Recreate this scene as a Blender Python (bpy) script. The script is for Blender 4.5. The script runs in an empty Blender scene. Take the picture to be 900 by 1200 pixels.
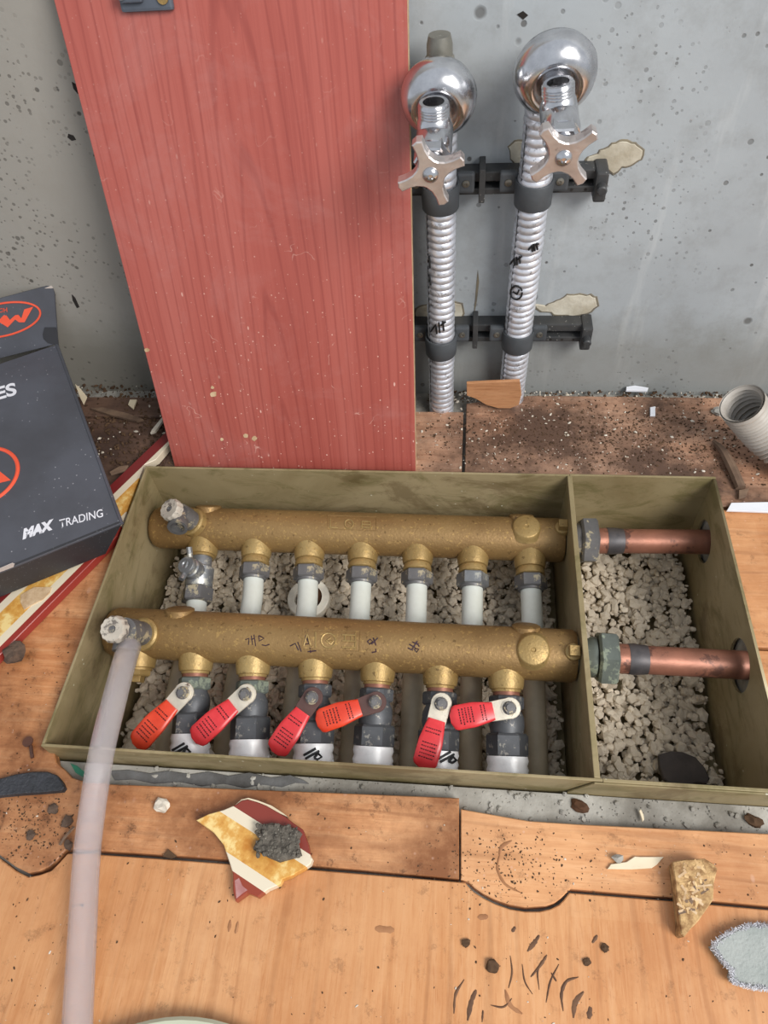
import bpy, bmesh, math, random
import numpy as np
from mathutils import Vector, Matrix

random.seed(7)
SC = bpy.context.scene
COL = SC.collection

# ------------------------------------------------------------------ camera, world, light, exposure
CAM_LOC = Vector((0.3193, -0.1725, 0.5355)); CAM_ROT = (0.6561, 0.0695, 0.0852); FPX = 850.6
cd = bpy.data.cameras.new('camera'); cam = bpy.data.objects.new('camera', cd); COL.objects.link(cam)
cam.location = CAM_LOC; cam.rotation_euler = CAM_ROT
cd.sensor_fit = 'VERTICAL'; cd.sensor_height = 36.0; cd.lens = FPX / 1200 * 36.0; cd.clip_start = 0.01
SC.camera = cam

w = bpy.data.worlds.new('daylight_room'); SC.world = w; w.use_nodes = True
w.node_tree.nodes['Background'].inputs[0].default_value = (0.86, 0.92, 1.0, 1)
w.node_tree.nodes['Background'].inputs[1].default_value = 0.66

def area(name, loc, target, sx, sy, power, color):
    l = bpy.data.lights.new(name, 'AREA'); l.shape = 'RECTANGLE'; l.size = sx; l.size_y = sy; l.energy = power; l.color = color
    o = bpy.data.objects.new(name, l); COL.objects.link(o); o.location = loc
    o.rotation_euler = (Vector(target) - Vector(loc)).to_track_quat('-Z', 'Y').to_euler()
    return o
area('window_daylight', (1.80, -1.15, 1.85), (0.3, 0.2, 0.05), 1.2, 1.2, 80, (1.0, 0.97, 0.93))

SC.view_settings.view_transform = 'Standard'; SC.view_settings.look = 'None'
SC.view_settings.exposure = 0.0; SC.view_settings.gamma = 1.0; SC.view_settings.use_curve_mapping = False

# ------------------------------------------------------------------ measuring: a sight line meets a real surface
from mathutils import Euler
RM = Euler(CAM_ROT, 'XYZ').to_matrix()
def ray(u, v): return RM @ Vector(((u - 450) / FPX, -(v - 600) / FPX, -1))
def at(u, v, x=None, y=None, z=None):
    d = ray(u, v)
    i, val = (0, x) if x is not None else (1, y) if y is not None else (2, z)
    return CAM_LOC + d * ((val - CAM_LOC[i]) / d[i])
def on_plane(u, v, p0, n):
    d = ray(u, v); return CAM_LOC + d * ((Vector(p0) - CAM_LOC).dot(n) / d.dot(n))
def on_cyl(u, v, p, a, r):
    a = a.normalized(); d = ray(u, v); o = CAM_LOC - p
    d2 = d - a * d.dot(a); o2 = o - a * o.dot(a)
    A = d2.dot(d2); B = 2 * d2.dot(o2); C = o2.dot(o2) - r * r; D = B * B - 4 * A * C
    t = (-B - math.sqrt(max(D, 0))) / (2 * A)
    return CAM_LOC + d * t

# ------------------------------------------------------------------ materials
def lin(c):
    return tuple((x / 12.92 if x <= .04045 else ((x + .055) / 1.055) ** 2.4) for x in [k / 255 for k in c]) + (1,)
class NT:
    def __init__(s, name):
        s.m = bpy.data.materials.new(name); s.m.use_nodes = True; s.t = s.m.node_tree
        s.b = s.t.nodes['Principled BSDF']; s.tc = s.t.nodes.new('ShaderNodeTexCoord')
    def n(s, typ, **kw):
        nd = s.t.nodes.new('ShaderNode' + typ)
        for k, v in kw.items():
            if k in nd.inputs: s.set(nd.inputs[k], v)
            else: setattr(nd, k, v)
        return nd
    def set(s, inp, v):
        if isinstance(v, bpy.types.NodeSocket): s.t.links.new(v, inp)
        else: inp.default_value = v
    def map(s, scale=(1, 1, 1), rot=(0, 0, 0), src='Object'):
        m = s.n('Mapping'); s.t.links.new(s.tc.outputs[src], m.inputs[0]); m.inputs['Scale'].default_value = scale; m.inputs['Rotation'].default_value = rot
        return m.outputs[0]
    def noise(s, vec, scale, detail=5, rough=.6, dist=0):
        nd = s.n('TexNoise'); s.set(nd.inputs['Vector'], vec)
        nd.inputs['Scale'].default_value = scale; nd.inputs['Detail'].default_value = detail; nd.inputs['Roughness'].default_value = rough; nd.inputs['Distortion'].default_value = dist
        return nd.outputs[0]
    def ramp(s, fac, stops, interp='LINEAR'):
        r = s.n('ValToRGB'); s.set(r.inputs[0], fac); cr = r.color_ramp; cr.interpolation = interp
        while len(cr.elements) < len(stops): cr.elements.new(0.5)
        for e, (p, c) in zip(cr.elements, stops):
            e.position = p; e.color = c if len(c) == 4 else lin(c)
        return r.outputs[0]
    def mask(s, fac, lo, hi): return s.ramp(fac, [(lo, (0, 0, 0, 1)), (hi, (1, 1, 1, 1))])
    def mix(s, f, a, b, mode='MIX'):
        m = s.n('Mix'); m.data_type = 'RGBA'; m.blend_type = mode
        s.set(m.inputs[0], f); s.set(m.inputs[6], a); s.set(m.inputs[7], b); return m.outputs[2]
    def math(s, op, a, b=0.0, clamp=False):
        m = s.n('Math'); m.operation = op; m.use_clamp = clamp; s.set(m.inputs[0], a); s.set(m.inputs[1], b); return m.outputs[0]
    def spots(s, vec, scale, size, soft=.05):
        vd = s.n('TexVoronoi'); s.set(vd.inputs['Vector'], vec); vd.inputs['Scale'].default_value = scale
        return s.ramp(vd.outputs['Distance'], [(max(size - soft, 0), (1, 1, 1, 1)), (size, (0, 0, 0, 1))])
    def pits(s, vec, scale, size, pw=3.):
        vd = s.n('TexVoronoi'); s.set(vd.inputs['Vector'], vec); vd.inputs['Scale'].default_value = scale
        sp = s.n('SeparateColor'); s.t.links.new(vd.outputs['Color'], sp.inputs[0])
        thr = s.math('MULTIPLY', s.math('POWER', sp.outputs[0], pw), size)
        wob = s.math('MULTIPLY', s.noise(vec, scale * 3., 2), .06)
        return s.math('MULTIPLY', s.math('SUBTRACT', thr, s.math('ADD', vd.outputs['Distance'], wob)), 14., True)
    def out(s, color, rough=.5, metal=0., bump=None, bstr=.3, bdist=.002, spec=None):
        s.set(s.b.inputs['Base Color'], color); s.set(s.b.inputs['Roughness'], rough); s.set(s.b.inputs['Metallic'], metal)
        if spec is not None: s.b.inputs['Specular IOR Level'].default_value = spec
        if bump is not None:
            b = s.n('Bump'); s.set(b.inputs['Height'], bump); b.inputs['Strength'].default_value = bstr; b.inputs['Distance'].default_value = bdist
            s.t.links.new(b.outputs[0], s.b.inputs['Normal'])
        return s.m

def m_simple(name, c1, c2=None, scale=30, rough=.5, metal=0., bstr=.0, bscale=150, speck=None, lo=.35, hi=.65, spec=None, specksc=300, specksz=.16):
    t = NT(name); v = t.map()
    c2 = c2 or tuple(int(k * .75) for k in c1)
    col = t.ramp(t.noise(v, scale), [(lo, c1), (hi, c2)])
    if speck: col = t.mix(t.math('MULTIPLY', t.spots(v, specksc, specksz), t.mask(t.noise(v, specksc * .08), .45, .6)), col, lin(speck))
    return t.out(col, rough, metal, t.noise(v, bscale) if bstr else None, bstr, spec=spec)

def m_wood(name, base, dark, light, grain='y', scale=1., dirt=0., dirtcol=(70, 48, 34), rough=.45, cathedral=False, specks=0., blotch=6., strips=0.):
    t = NT(name)
    st = {'x': (1, 14, 14), 'y': (14, 1, 14), 'z': (14, 14, 1)}[grain]
    v = t.map(tuple(k * scale for k in st)); w0 = t.map()
    f1 = t.noise(v, 9, 6, .65, .4); f2 = t.noise(v, 42, 3, .6)
    col = t.ramp(f1, [(.28, dark), (.5, base), (.72, light)])
    col = t.mix(t.mask(f2, .54, .72), col, lin(dark)) if not cathedral else col
    if cathedral:
        wv = t.n('TexWave'); wv.wave_type = 'RINGS'; wv.rings_direction = 'X'
        t.set(wv.inputs['Vector'], t.map((9, 1.0, 9))); wv.inputs['Scale'].default_value = 3.2; wv.inputs['Distortion'].default_value = 5.; wv.inputs['Detail'].default_value = 3; wv.inputs['Detail Scale'].default_value = .9
        col = t.mix(t.math('MULTIPLY', t.mask(wv.outputs[1], .7, .98), .4), col, lin(tuple(int(k * .86) for k in dark)))
        col = t.mix(t.math('MULTIPLY', t.mask(f2, .5, .7), .5), col, lin(dark))
    col = t.mix(t.math('MULTIPLY', t.mask(t.noise(w0, 5.), .45, .7), .5), col, lin(light))
    if strips:
        ia, ib = (0, 1) if grain == 'y' else (1, 0)
        sx = t.n('SeparateXYZ'); t.set(sx.inputs[0], t.tc.outputs['Object'])
        row = t.math('FLOOR', t.math('DIVIDE', sx.outputs[ia], strips))
        seg = t.math('FLOOR', t.math('ADD', t.math('MULTIPLY', sx.outputs[ib], 2.6), t.math('MULTIPLY', row, .37)))
        wn = t.n('TexWhiteNoise'); wn.noise_dimensions = '2D'; cv = t.n('CombineXYZ'); t.set(cv.inputs[0], row); t.set(cv.inputs[1], seg); t.set(wn.inputs['Vector'], cv.outputs[0])
        col = t.mix(t.math('MULTIPLY', wn.outputs[0], .35), col, lin(dark)); col = t.mix(t.math('MULTIPLY', t.math('SUBTRACT', .6, wn.outputs[0], True), .5), col, lin(light))
        wv = t.n('TexWave'); wv.bands_direction = 'X' if grain == 'y' else 'Y'
        t.set(wv.inputs['Vector'], t.map((1, .1, 1) if grain == 'y' else (.1, 1, 1))); wv.inputs['Scale'].default_value = 14; wv.inputs['Distortion'].default_value = 6; wv.inputs['Detail'].default_value = 3; wv.inputs['Detail Scale'].default_value = 2.2
        col = t.mix(t.math('MULTIPLY', t.mask(wv.outputs[1], .9, 1.), t.math('MULTIPLY', t.mask(t.noise(w0, 12), .4, .65), .5)), col, lin(tuple(int(k * .78) for k in dark)))
    if dirt:
        d = t.math('MULTIPLY', t.mask(t.noise(w0, blotch, 8, .72), .5 - .12 * dirt, .72 - .1 * dirt), min(1., dirt))
        col = t.mix(d, col, lin(dirtcol))
        col = t.mix(t.math('MULTIPLY', t.mask(t.noise(w0, 70, 8, .8), .56, .64), .65 * min(1, dirt)), col, lin(tuple(int(k * .55) for k in dirtcol)))
    if specks:
        sp = t.math('MULTIPLY', t.spots(w0, 120, .13), t.mask(t.noise(w0, 9), .44, .6))
        sp2 = t.math('MULTIPLY', t.spots(t.map((1, .55, 1), (0, 0, .5)), 45, .1, .03), t.mask(t.noise(w0, 13), .5, .6))
        col = t.mix(t.math('MULTIPLY', t.math('ADD', sp, sp2, True), specks), col, lin((226, 190, 175)))
    return t.out(col, rough, 0, f1, .08, .001)

def m_panel():      # cherry foil: fine vertical pores, a few cathedral figures, dust and nicks
    t = NT('red_cherry_foil'); w0 = t.map()
    pore = t.noise(t.map((260, 5, 260)), 1., 4, .7); soft = t.noise(t.map((26, 1.1, 26)), 1., 5, .6, .3)
    col = t.ramp(soft, [(.3, (158, 76, 66)), (.5, (170, 87, 76)), (.7, (177, 97, 86))])
    col = t.mix(t.math('MULTIPLY', t.mask(pore, .5, .68), .55), col, lin((148, 68, 60)))
    wv = t.n('TexWave'); wv.wave_type = 'RINGS'; wv.rings_direction = 'SPHERICAL'
    t.set(wv.inputs['Vector'], t.map((7., .55, 7.))); wv.inputs['Scale'].default_value = 5.; wv.inputs['Distortion'].default_value = 3.5; wv.inputs['Detail'].default_value = 2; wv.inputs['Detail Scale'].default_value = 1.4
    col = t.mix(t.math('MULTIPLY', t.mask(wv.outputs[1], .86, 1.), .4), col, lin((132, 56, 50)))
    dust = t.math('MULTIPLY', t.mask(t.noise(w0, 11, 7, .7, .5), .5, .72), .35)
    col = t.mix(dust, col, lin((184, 128, 122)))
    sx = t.n('SeparateXYZ'); t.set(sx.inputs[0], t.tc.outputs['Object'])
    low = t.ramp(sx.outputs[1], [(.02, (1, 1, 1, 1)), (.30, (.15, .15, .15, 1))])
    nick = t.math('ADD', t.pits(w0, 300, .27, 3.), t.math('MULTIPLY', t.pits(t.map((1, .4, 1), (0, 0, .8)), 170, .2, 4.), 1.), True)
    hair = t.n('TexWave'); t.set(hair.inputs['Vector'], t.map((1, 1, 1), (0, 0, .9))); hair.inputs['Scale'].default_value = 9; hair.inputs['Distortion'].default_value = 22; hair.inputs['Detail'].default_value = 3; hair.inputs['Detail Scale'].default_value = 3.
    scr = t.math('MULTIPLY', t.mask(hair.outputs[1], .985, 1.), t.mask(t.noise(w0, 26), .58, .64))
    col = t.mix(t.math('MULTIPLY', t.math('ADD', nick, t.math('MULTIPLY', scr, .7), True), low), col, lin((232, 192, 176)))
    return t.out(col, .42, 0, pore, .05, .0006)

def m_concrete(name, dirty=True):
    t = NT(name); v = t.map()
    big = t.noise(v, 2.6, 6, .6, .3); fine = t.noise(v, 26, 9, .72)
    col = t.ramp(big, [(.3, (150, 154, 157)), (.5, (166, 171, 174)), (.72, (180, 186, 190))])
    col = t.mix(t.math('MULTIPLY', t.mask(fine, .48, .72), .35), col, lin((122, 120, 116)))
    # pale laitance drips running down
    st = t.noise(t.map((11, 1, 1.6), (0, .35, 0)), 3.2, 4, .6)
    col = t.mix(t.math('MULTIPLY', t.mask(st, .56, .66), .25), col, lin((205, 207, 206)))
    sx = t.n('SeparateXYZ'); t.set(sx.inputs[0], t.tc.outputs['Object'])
    # concrete tinted warmer and darker left of the panel
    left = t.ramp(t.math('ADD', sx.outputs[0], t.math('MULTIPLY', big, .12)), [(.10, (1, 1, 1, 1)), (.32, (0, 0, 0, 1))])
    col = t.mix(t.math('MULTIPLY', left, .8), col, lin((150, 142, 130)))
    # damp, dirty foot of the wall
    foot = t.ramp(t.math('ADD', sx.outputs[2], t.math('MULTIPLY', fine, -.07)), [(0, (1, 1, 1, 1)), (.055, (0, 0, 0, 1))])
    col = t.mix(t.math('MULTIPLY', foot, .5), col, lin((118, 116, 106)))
    # air bubbles and pits
    p1 = t.math('MULTIPLY', t.pits(v, 34, .24, 6.), .8); p2 = t.math('MULTIPLY', t.pits(v, 110, .34, 3.), t.mask(t.noise(v, 6), .38, .6)); p3 = t.math('MULTIPLY', t.pits(v, 240, .5, 2.), t.mask(t.noise(v, 4.5), .5, .6))
    pits = t.math('ADD', t.math('ADD', p1, p2), t.math('MULTIPLY', p3, .7), True)
    col = t.mix(t.math('MULTIPLY', pits, .8), col, lin((70, 66, 60)))
    h = t.math('SUBTRACT', t.math('MULTIPLY', fine, .4), t.math('MULTIPLY', pits, .8))
    return t.out(col, .85, 0, h, .35, .003, .25)

def m_sheet():          # olive painted sheet steel with oily stains
    t = NT('olive_sheet_steel'); v = t.map()
    col = t.ramp(t.noise(v, 7, 6, .6, .5), [(.3, (130, 114, 80)), (.5, (152, 137, 102)), (.7, (168, 152, 118))])
    col = t.mix(t.math('MULTIPLY', t.mask(t.noise(t.map((1, 1, 2.5)), 16, 6, .7, 1.2), .5, .64), .55), col, lin((98, 92, 50)))
    col = t.mix(t.math('MULTIPLY', t.mask(t.noise(t.map((1, 1, 1.6)), 9, 6, .7, .6), .53, .62), .5), col, lin((88, 68, 38)))
    col = t.mix(t.math('MULTIPLY', t.spots(v, 90, .1), t.mask(t.noise(v, 11), .5, .58)), col, lin((206, 202, 180)))
    return t.out(col, t.ramp(t.noise(v, 10), [(.3, (.35, .35, .35, 1)), (.7, (.6, .6, .6, 1))]), .15, t.noise(v, 60), .06, .001)

def m_brass(name, a, b, metal=.55, rough=.42):
    t = NT(name); v = t.map()
    col = t.ramp(t.noise(v, 14, 5), [(.3, a), (.7, b)])
    col = t.mix(t.math('MULTIPLY', t.mask(t.noise(v, 260, 3, .7), .58, .66), .5), col, lin((196, 160, 96)))
    col = t.mix(t.math('MULTIPLY', t.mask(t.noise(v, 190, 4, .7), .6, .68), .6), col, lin((78, 54, 26)))
    return t.out(col, rough, metal, t.noise(v, 420, 3), .35, .0012)

def m_worn(name, base, worn, amt=.58, metal=.4, rough=.5, sc=90):
    t = NT(name); v = t.map()
    c = t.ramp(t.noise(v, 40, 5), [(.3, base), (.7, tuple(int(k * 1.25) for k in base))])
    c = t.mix(t.mask(t.noise(v, sc, 6, .7), amt, amt + .05), c, lin(worn))
    return t.out(c, rough, metal, t.noise(v, 160), .25, .001)

def m_chrome(name, col=(205, 205, 208), rough=.14, mott=.25):
    t = NT(name); v = t.map()
    c = t.ramp(t.noise(v, 60, 6), [(.3, col), (.75, tuple(int(k * (1 - mott)) for k in col))])
    return t.out(c, t.ramp(t.noise(v, 45, 5), [(.35, (rough,) * 3 + (1,)), (.7, (rough + .2,) * 3 + (1,))]), 1.0)

def m_bands(name, axis, stops, rough=.3, stain=True):
    t = NT(name); sx = t.n('SeparateXYZ'); t.set(sx.inputs[0], t.tc.outputs['Object']); v = t.map()
    c = t.ramp(sx.outputs[axis], stops, 'CONSTANT')
    y = t.ramp(t.noise(v, 60, 5, .65), [(.35, (190, 124, 46)), (.52, (216, 164, 84)), (.62, (236, 208, 140))])
    isy = t.ramp(sx.outputs[axis], [(stops[2][0], (1, 1, 1, 1)), (stops[3][0], (0, 0, 0, 1))] if False else [(0, (0, 0, 0, 1)), (stops[2][0], (1, 1, 1, 1)), (stops[3][0], (0, 0, 0, 1))], 'CONSTANT')
    c = t.mix(isy, c, y)
    return t.out(c, rough, 0, t.noise(v, 90), .04, .001)

def m_plastic_clear(name, col, alpha, rough=.2):
    t = NT(name); m = t.out(lin(col), rough, 0.)
    t.b.inputs['Transmission Weight'].default_value = .75; t.b.inputs['IOR'].default_value = 1.18; t.b.inputs['Alpha'].default_value = alpha
    return m

MAT = {}
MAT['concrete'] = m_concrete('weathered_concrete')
MAT['slab'] = m_simple('rough_cement', (176, 173, 165), (124, 120, 112), 22, .9, bstr=.7, bscale=90, speck=(60, 54, 48))
MAT['lam_y'] = m_wood('laminate_long', (210, 154, 104), (190, 128, 78), (218, 168, 122), 'y', 1.5, .5, (168, 104, 58), .36, specks=0, strips=.066)
MAT['lam_x'] = m_wood('laminate_cross', (219, 162, 112), (196, 134, 86), (230, 180, 134), 'x', 1.5, .6, (160, 102, 60), .38, specks=.25, strips=.05)
MAT['lam_l'] = m_wood('laminate_cross_dirty', (214, 152, 102), (180, 114, 68), (224, 174, 128), 'x', 1.5, .95, (128, 78, 44), .42, specks=.2, blotch=9, strips=.06)
MAT['lam_b'] = m_wood('laminate_soiled', (196, 150, 120), (164, 118, 90), (202, 164, 138), 'x', 1.2, 1.3, (92, 68, 54), .6, specks=.4, blotch=9)
MAT['lam_k'] = m_wood('laminate_sooty', (112, 84, 68), (84, 60, 48), (124, 98, 82), 'x', 1.2, 1.3, (60, 44, 38), .65, specks=.25, blotch=8)
MAT['panel'] = m_panel()
MAT['chip'] = m_simple('raw_chipboard', (214, 186, 150), (176, 142, 104), 90, .8, bstr=.4)
MAT['osb'] = m_simple('strand_board', (206, 170, 118), (130, 92, 54), 160, .8, bstr=.8, bscale=200)
MAT['strand'] = m_simple('wood_strand', (226, 194, 142), (186, 146, 98), 120, .7)
MAT['sheet'] = m_sheet()
MAT['brass'] = m_brass('cast_brass', (158, 128, 82), (132, 102, 62), .4, .5)
MAT['brass_l'] = m_brass('bright_brass', (182, 156, 104), (146, 118, 70), .45, .46)
MAT['iron'] = m_worn('grey_fitting', (96, 95, 95), (186, 174, 146), .56)
MAT['nickel'] = m_worn('worn_nickel', (120, 122, 124), (196, 194, 184), .56, .6, .38)
MAT['black_iron'] = m_worn('dark_valve_body', (76, 78, 81), (150, 146, 138), .585, .25, .5, 130)
MAT['teal'] = m_worn('verdigris_nut', (92, 98, 92), (150, 158, 140), .54, .35, .5)
MAT['steel_plate'] = m_worn('lever_steel', (196, 188, 172), (104, 84, 72), .6, .5, .4)
MAT['rust_plate'] = m_worn('rusty_lever', (84, 62, 58), (190, 182, 166), .62, .4, .55)
MAT['knob'] = m_worn('chalky_knob', (160, 152, 140), (118, 110, 102), .54, .1, .6)
MAT['red_o'] = m_simple('vermilion_grip', (226, 74, 44), (206, 58, 36), 60, .32)
MAT['red_p'] = m_simple('crimson_grip', (222, 62, 66), (204, 46, 52), 60, .32)
MAT['ink'] = m_simple('dark_ink', (66, 30, 34), (50, 24, 30), 60, .6)
MAT['pen'] = m_simple('purple_marker', (62, 34, 48), (44, 26, 36), 60, .6)
MAT['black_ink'] = m_simple('black_print', (24, 24, 26), (34, 34, 36), 60, .5)
MAT['copper'] = m_worn('aged_copper', (126, 84, 68), (98, 66, 56), .58, .42, .45, 30)
MAT['solder'] = m_simple('dark_solder', (74, 72, 74), (96, 90, 90), 80, .5, .5)
MAT['chrome'] = m_chrome('chrome', (222, 222, 225), .13, .2)
MAT['chrome_d'] = m_worn('brushed_handle', (186, 178, 174), (160, 150, 146), .6, .85, .36, 60)
MAT['zinc'] = m_worn('zinc_stub', (116, 114, 106), (150, 148, 138), .6, .5, .5)
MAT['foil'] = m_worn('aluminium_foil', (196, 198, 204), (170, 170, 174), .58, .65, .36, 120)
MAT['sleeve'] = m_worn('white_foil_sleeve', (228, 228, 228), (166, 160, 152), .64, .15, .4, 60)
MAT['clampgrey'] = m_simple('grey_rubber_clamp', (78, 82, 86), (64, 67, 70), 30, .55)
MAT['rail'] = m_simple('black_plastic', (48, 50, 52), (66, 66, 66), 40, .5, speck=(150, 148, 142))
MAT['screw'] = m_simple('screw_zinc', (150, 148, 140), (110, 106, 98), 100, .4, .8)
MAT['pex'] = m_simple('milky_pex', (214, 218, 212), (198, 200, 190), 24, .35, spec=.5)
MAT['pex_d'] = m_simple('dusty_pex', (206, 192, 166), (176, 162, 138), 22, .5)
MAT['gravel'] = m_simple('crushed_stone', (236, 223, 202), (198, 184, 164), 70, .9, bstr=.4, bscale=300, spec=.2)
MAT['soil'] = m_simple('dark_soil', (98, 76, 58), (62, 48, 38), 80, .95, spec=.1)
MAT['plaster'] = m_simple('plaster_chip', (222, 214, 200), (190, 178, 160), 60, .8)
MAT['cement'] = m_simple('set_mortar', (112, 106, 96), (76, 71, 64), 200, .95, bstr=.9, bscale=400, speck=(180, 174, 160))
MAT['patch'] = m_simple('exposed_plaster', (208, 202, 186), (170, 160, 140), 30, .9, bstr=.4)
MAT['patch_rim'] = m_simple('patch_rim', (128, 118, 98), (104, 98, 88), 60, .9)
MAT['carton'] = m_simple('black_card', (70, 71, 77), (82, 84, 92), 14, .55, speck=(150, 150, 156), specksc=170, specksz=.13)
MAT['carton_k'] = m_simple('black_card_end', (42, 42, 46), (50, 50, 54), 12, .55, speck=(110, 110, 114))
MAT['orange'] = m_simple('orange_print', (236, 92, 62), (228, 84, 56), 30, .5)
MAT['white_print'] = m_simple('white_print', (232, 232, 238), (220, 220, 226), 30, .5)
MAT['kraft'] = m_simple('card_edge', (196, 186, 180), (170, 158, 148), 30, .8)
MAT['hinge'] = m_simple('grey_hinge', (74, 80, 90), (84, 90, 100), 40, .5)
MAT['conduit'] = m_simple('grey_conduit', (186, 180, 172), (160, 152, 142), 20, .5)
MAT['rubber'] = m_simple('black_grain_rubber', (58, 60, 66), (40, 42, 46), 60, .6, bstr=.9, bscale=260)
MAT['green'] = m_simple('green_plastic', (34, 110, 82), (28, 84, 66), 30, .4)
MAT['felt'] = m_simple('grey_felt', (168, 172, 168), (150, 156, 152), 50, .95, bstr=.5, bscale=500)
MAT['felt_w'] = m_simple('white_fibre_edge', (206, 206, 210), (190, 190, 196), 80, .95)
MAT['slate'] = m_simple('dark_slate', (84, 76, 72), (66, 60, 58), 40, .8, bstr=.3)
MAT['clod'] = m_simple('dirt_clod', (104, 84, 70), (66, 54, 46), 120, .95, bstr=.8)
MAT['paper'] = m_simple('white_paper', (228, 230, 236), (216, 218, 224), 12, .8)
MAT['ivory'] = m_simple('ivory_chip', (230, 216, 188), (216, 200, 170), 30, .6)
MAT['bark'] = m_simple('dry_leaf', (128, 104, 84), (96, 76, 62), 60, .8)
MAT['ring_white'] = m_worn('stained_white_plastic', (226, 220, 206), (160, 118, 66), .66, 0., .5, 30)
MAT['rust'] = m_simple('rusty_inside', (96, 62, 36), (58, 40, 28), 40, .9)
MAT['lid'] = m_simple('pale_green_plastic', (198, 202, 178), (186, 190, 168), 14, .5)
MAT['nail'] = m_simple('brown_nail', (110, 72, 58), (84, 60, 52), 60, .5, .4)
MAT['veneer'] = m_wood('cut_veneer', (196, 142, 100), (166, 112, 74), (206, 158, 118), 'x', 2., .3, (120, 80, 54))
MAT['hose'] = m_plastic_clear('clear_hose', (240, 234, 235), .58, .14)
MAT['dark'] = m_simple('dark_gap', (40, 34, 30), (30, 26, 24), 30, .9)
MAT['smear'] = m_simple('dried_mud', (112, 80, 56), (86, 60, 44), 90, .8)
MAT['smear_l'] = m_simple('thin_mud', (168, 118, 78), (150, 102, 66), 90, .7)
MAT['lilac'] = m_simple('lilac_paint', (186, 140, 138), (168, 112, 108), 90, .6)

# ------------------------------------------------------------------ mesh helpers
def shade(bm, ang=40):
    for f in bm.faces: f.smooth = True
    for e in bm.edges:
        if len(e.link_faces) == 2 and e.calc_face_angle(0) > math.radians(ang): e.smooth = False
def finish(bm, smooth=True, ang=40):
    bmesh.ops.recalc_face_normals(bm, faces=bm.faces)
    if smooth: shade(bm, ang)
    me = bpy.data.meshes.new('m'); bm.to_mesh(me); bm.free(); return me
ROOT = {}
def thing(name, label, cat, loc=(0, 0, 0), M=None, group=None):
    o = bpy.data.objects.new(name, None); COL.objects.link(o); o.empty_display_size = .01
    M = M or Matrix.Translation(loc); o.matrix_basis = M; ROOT[o] = M.copy()
    o['label'] = label; o['category'] = cat
    if group: o['group'] = group
    return o
def rootof(p):
    while p.parent: p = p.parent
    return p
def mk(name, geo, mat, parent=None, world=False, smooth=True, ang=40, label=None):
    """link one mesh object; world=True: coordinates are world ones and are turned into the root's frame"""
    me = finish(geo, smooth, ang) if isinstance(geo, bmesh.types.BMesh) else geo
    if world and parent is not None: me.transform(ROOT[rootof(parent)].inverted())
    me.name = name; o = bpy.data.objects.new(name, me); COL.objects.link(o)
    if me.materials: me.materials.clear()
    me.materials.append(MAT[mat] if isinstance(mat, str) else mat)
    if parent is not None: o.parent = parent
    if label: o['label'] = label
    return o
def tagd(o, label, cat, group=None, kind=None):
    o['label'] = label; o['category'] = cat
    if group: o['group'] = group
    if kind: o['kind'] = kind
    return o
def recenter(o):
    """a thing of one mesh gets its origin at its base"""
    me = o.data; c = [v.co for v in me.vertices]
    p = Vector((sum(a.x for a in c) / len(c), sum(a.y for a in c) / len(c), min(a.z for a in c)))
    me.transform(Matrix.Translation(-p)); o.location = p; return o
def solo(name, geo, mat, label, cat, group=None, kind=None, smooth=True, ang=40):
    return recenter(tagd(mk(name, geo, mat, None, False, smooth, ang), label, cat, group, kind))

def basis(d, up=Vector((0, 0, 1))):
    z = d.normalized(); x = up.cross(z)
    if x.length < 1e-4: x = Vector((1, 0, 0)).cross(z) if abs(z.x) < .9 else Vector((0, 1, 0)).cross(z)
    x.normalize(); y = z.cross(x); return x, y, z
def lathe(bm, p, d, prof, seg=32, closed=True, xf=None, flute=None):
    """prof: (distance along d, radius)"""
    p = Vector(p); x, y, z = basis(Vector(d)); rings = []
    for (h, r) in prof:
        ring = []
        for k in range(seg):
            a = 2 * math.pi * k / seg; rr = r * (flute(k) if flute else 1)
            ring.append(bm.verts.new(p + z * h + (x * math.cos(a) + y * math.sin(a)) * rr))
        rings.append(ring)
    for i in range(len(rings) - 1):
        for k in range(seg):
            bm.faces.new((rings[i][k], rings[i][(k + 1) % seg], rings[i + 1][(k + 1) % seg], rings[i + 1][k]))
    if closed:
        bm.faces.new(rings[0]); bm.faces.new(rings[-1])
    return bm
def L(p, d, prof, seg=32, closed=True, flute=None): return lathe(bmesh.new(), p, d, prof, seg, closed, None, flute)
def cyl(a, b, r, r2=None, seg=24, bev=0.0):
    a = Vector(a); b = Vector(b); l = (b - a).length; r2 = r if r2 is None else r2
    if bev: return L(a, b - a, [(0, r - bev), (bev, r), (l - bev, r2), (l, r2 - bev)], seg)
    return L(a, b - a, [(0, r), (l, r2)], seg)
def hexn(a, b, r, bev=.0012):
    a = Vector(a); b = Vector(b); l = (b - a).length
    return L(a, b - a, [(0, r * .9), (bev, r), (l - bev, r), (l, r * .9)], 6)
def path_tube(bm, pts, r, seg=10, cap=True, radii=None):
    pts = [Vector(p) for p in pts]; rings = []; prev = None
    for i, p in enumerate(pts):
        t = (pts[min(i + 1, len(pts) - 1)] - pts[max(i - 1, 0)]).normalized()
        if prev is None: x, y, _ = basis(t)
        else:
            x = prev - t * prev.dot(t); x.normalize(); y = t.cross(x)
        prev = x; rr = radii[i] if radii else r
        rings.append([bm.verts.new(p + (x * math.cos(2 * math.pi * k / seg) + y * math.sin(2 * math.pi * k / seg)) * rr) for k in range(seg)])
    for i in range(len(rings) - 1):
        for k in range(seg): bm.faces.new((rings[i][k], rings[i][(k + 1) % seg], rings[i + 1][(k + 1) % seg], rings[i + 1][k]))
    if cap: bm.faces.new(rings[0]); bm.faces.new(rings[-1])
    return bm
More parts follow.
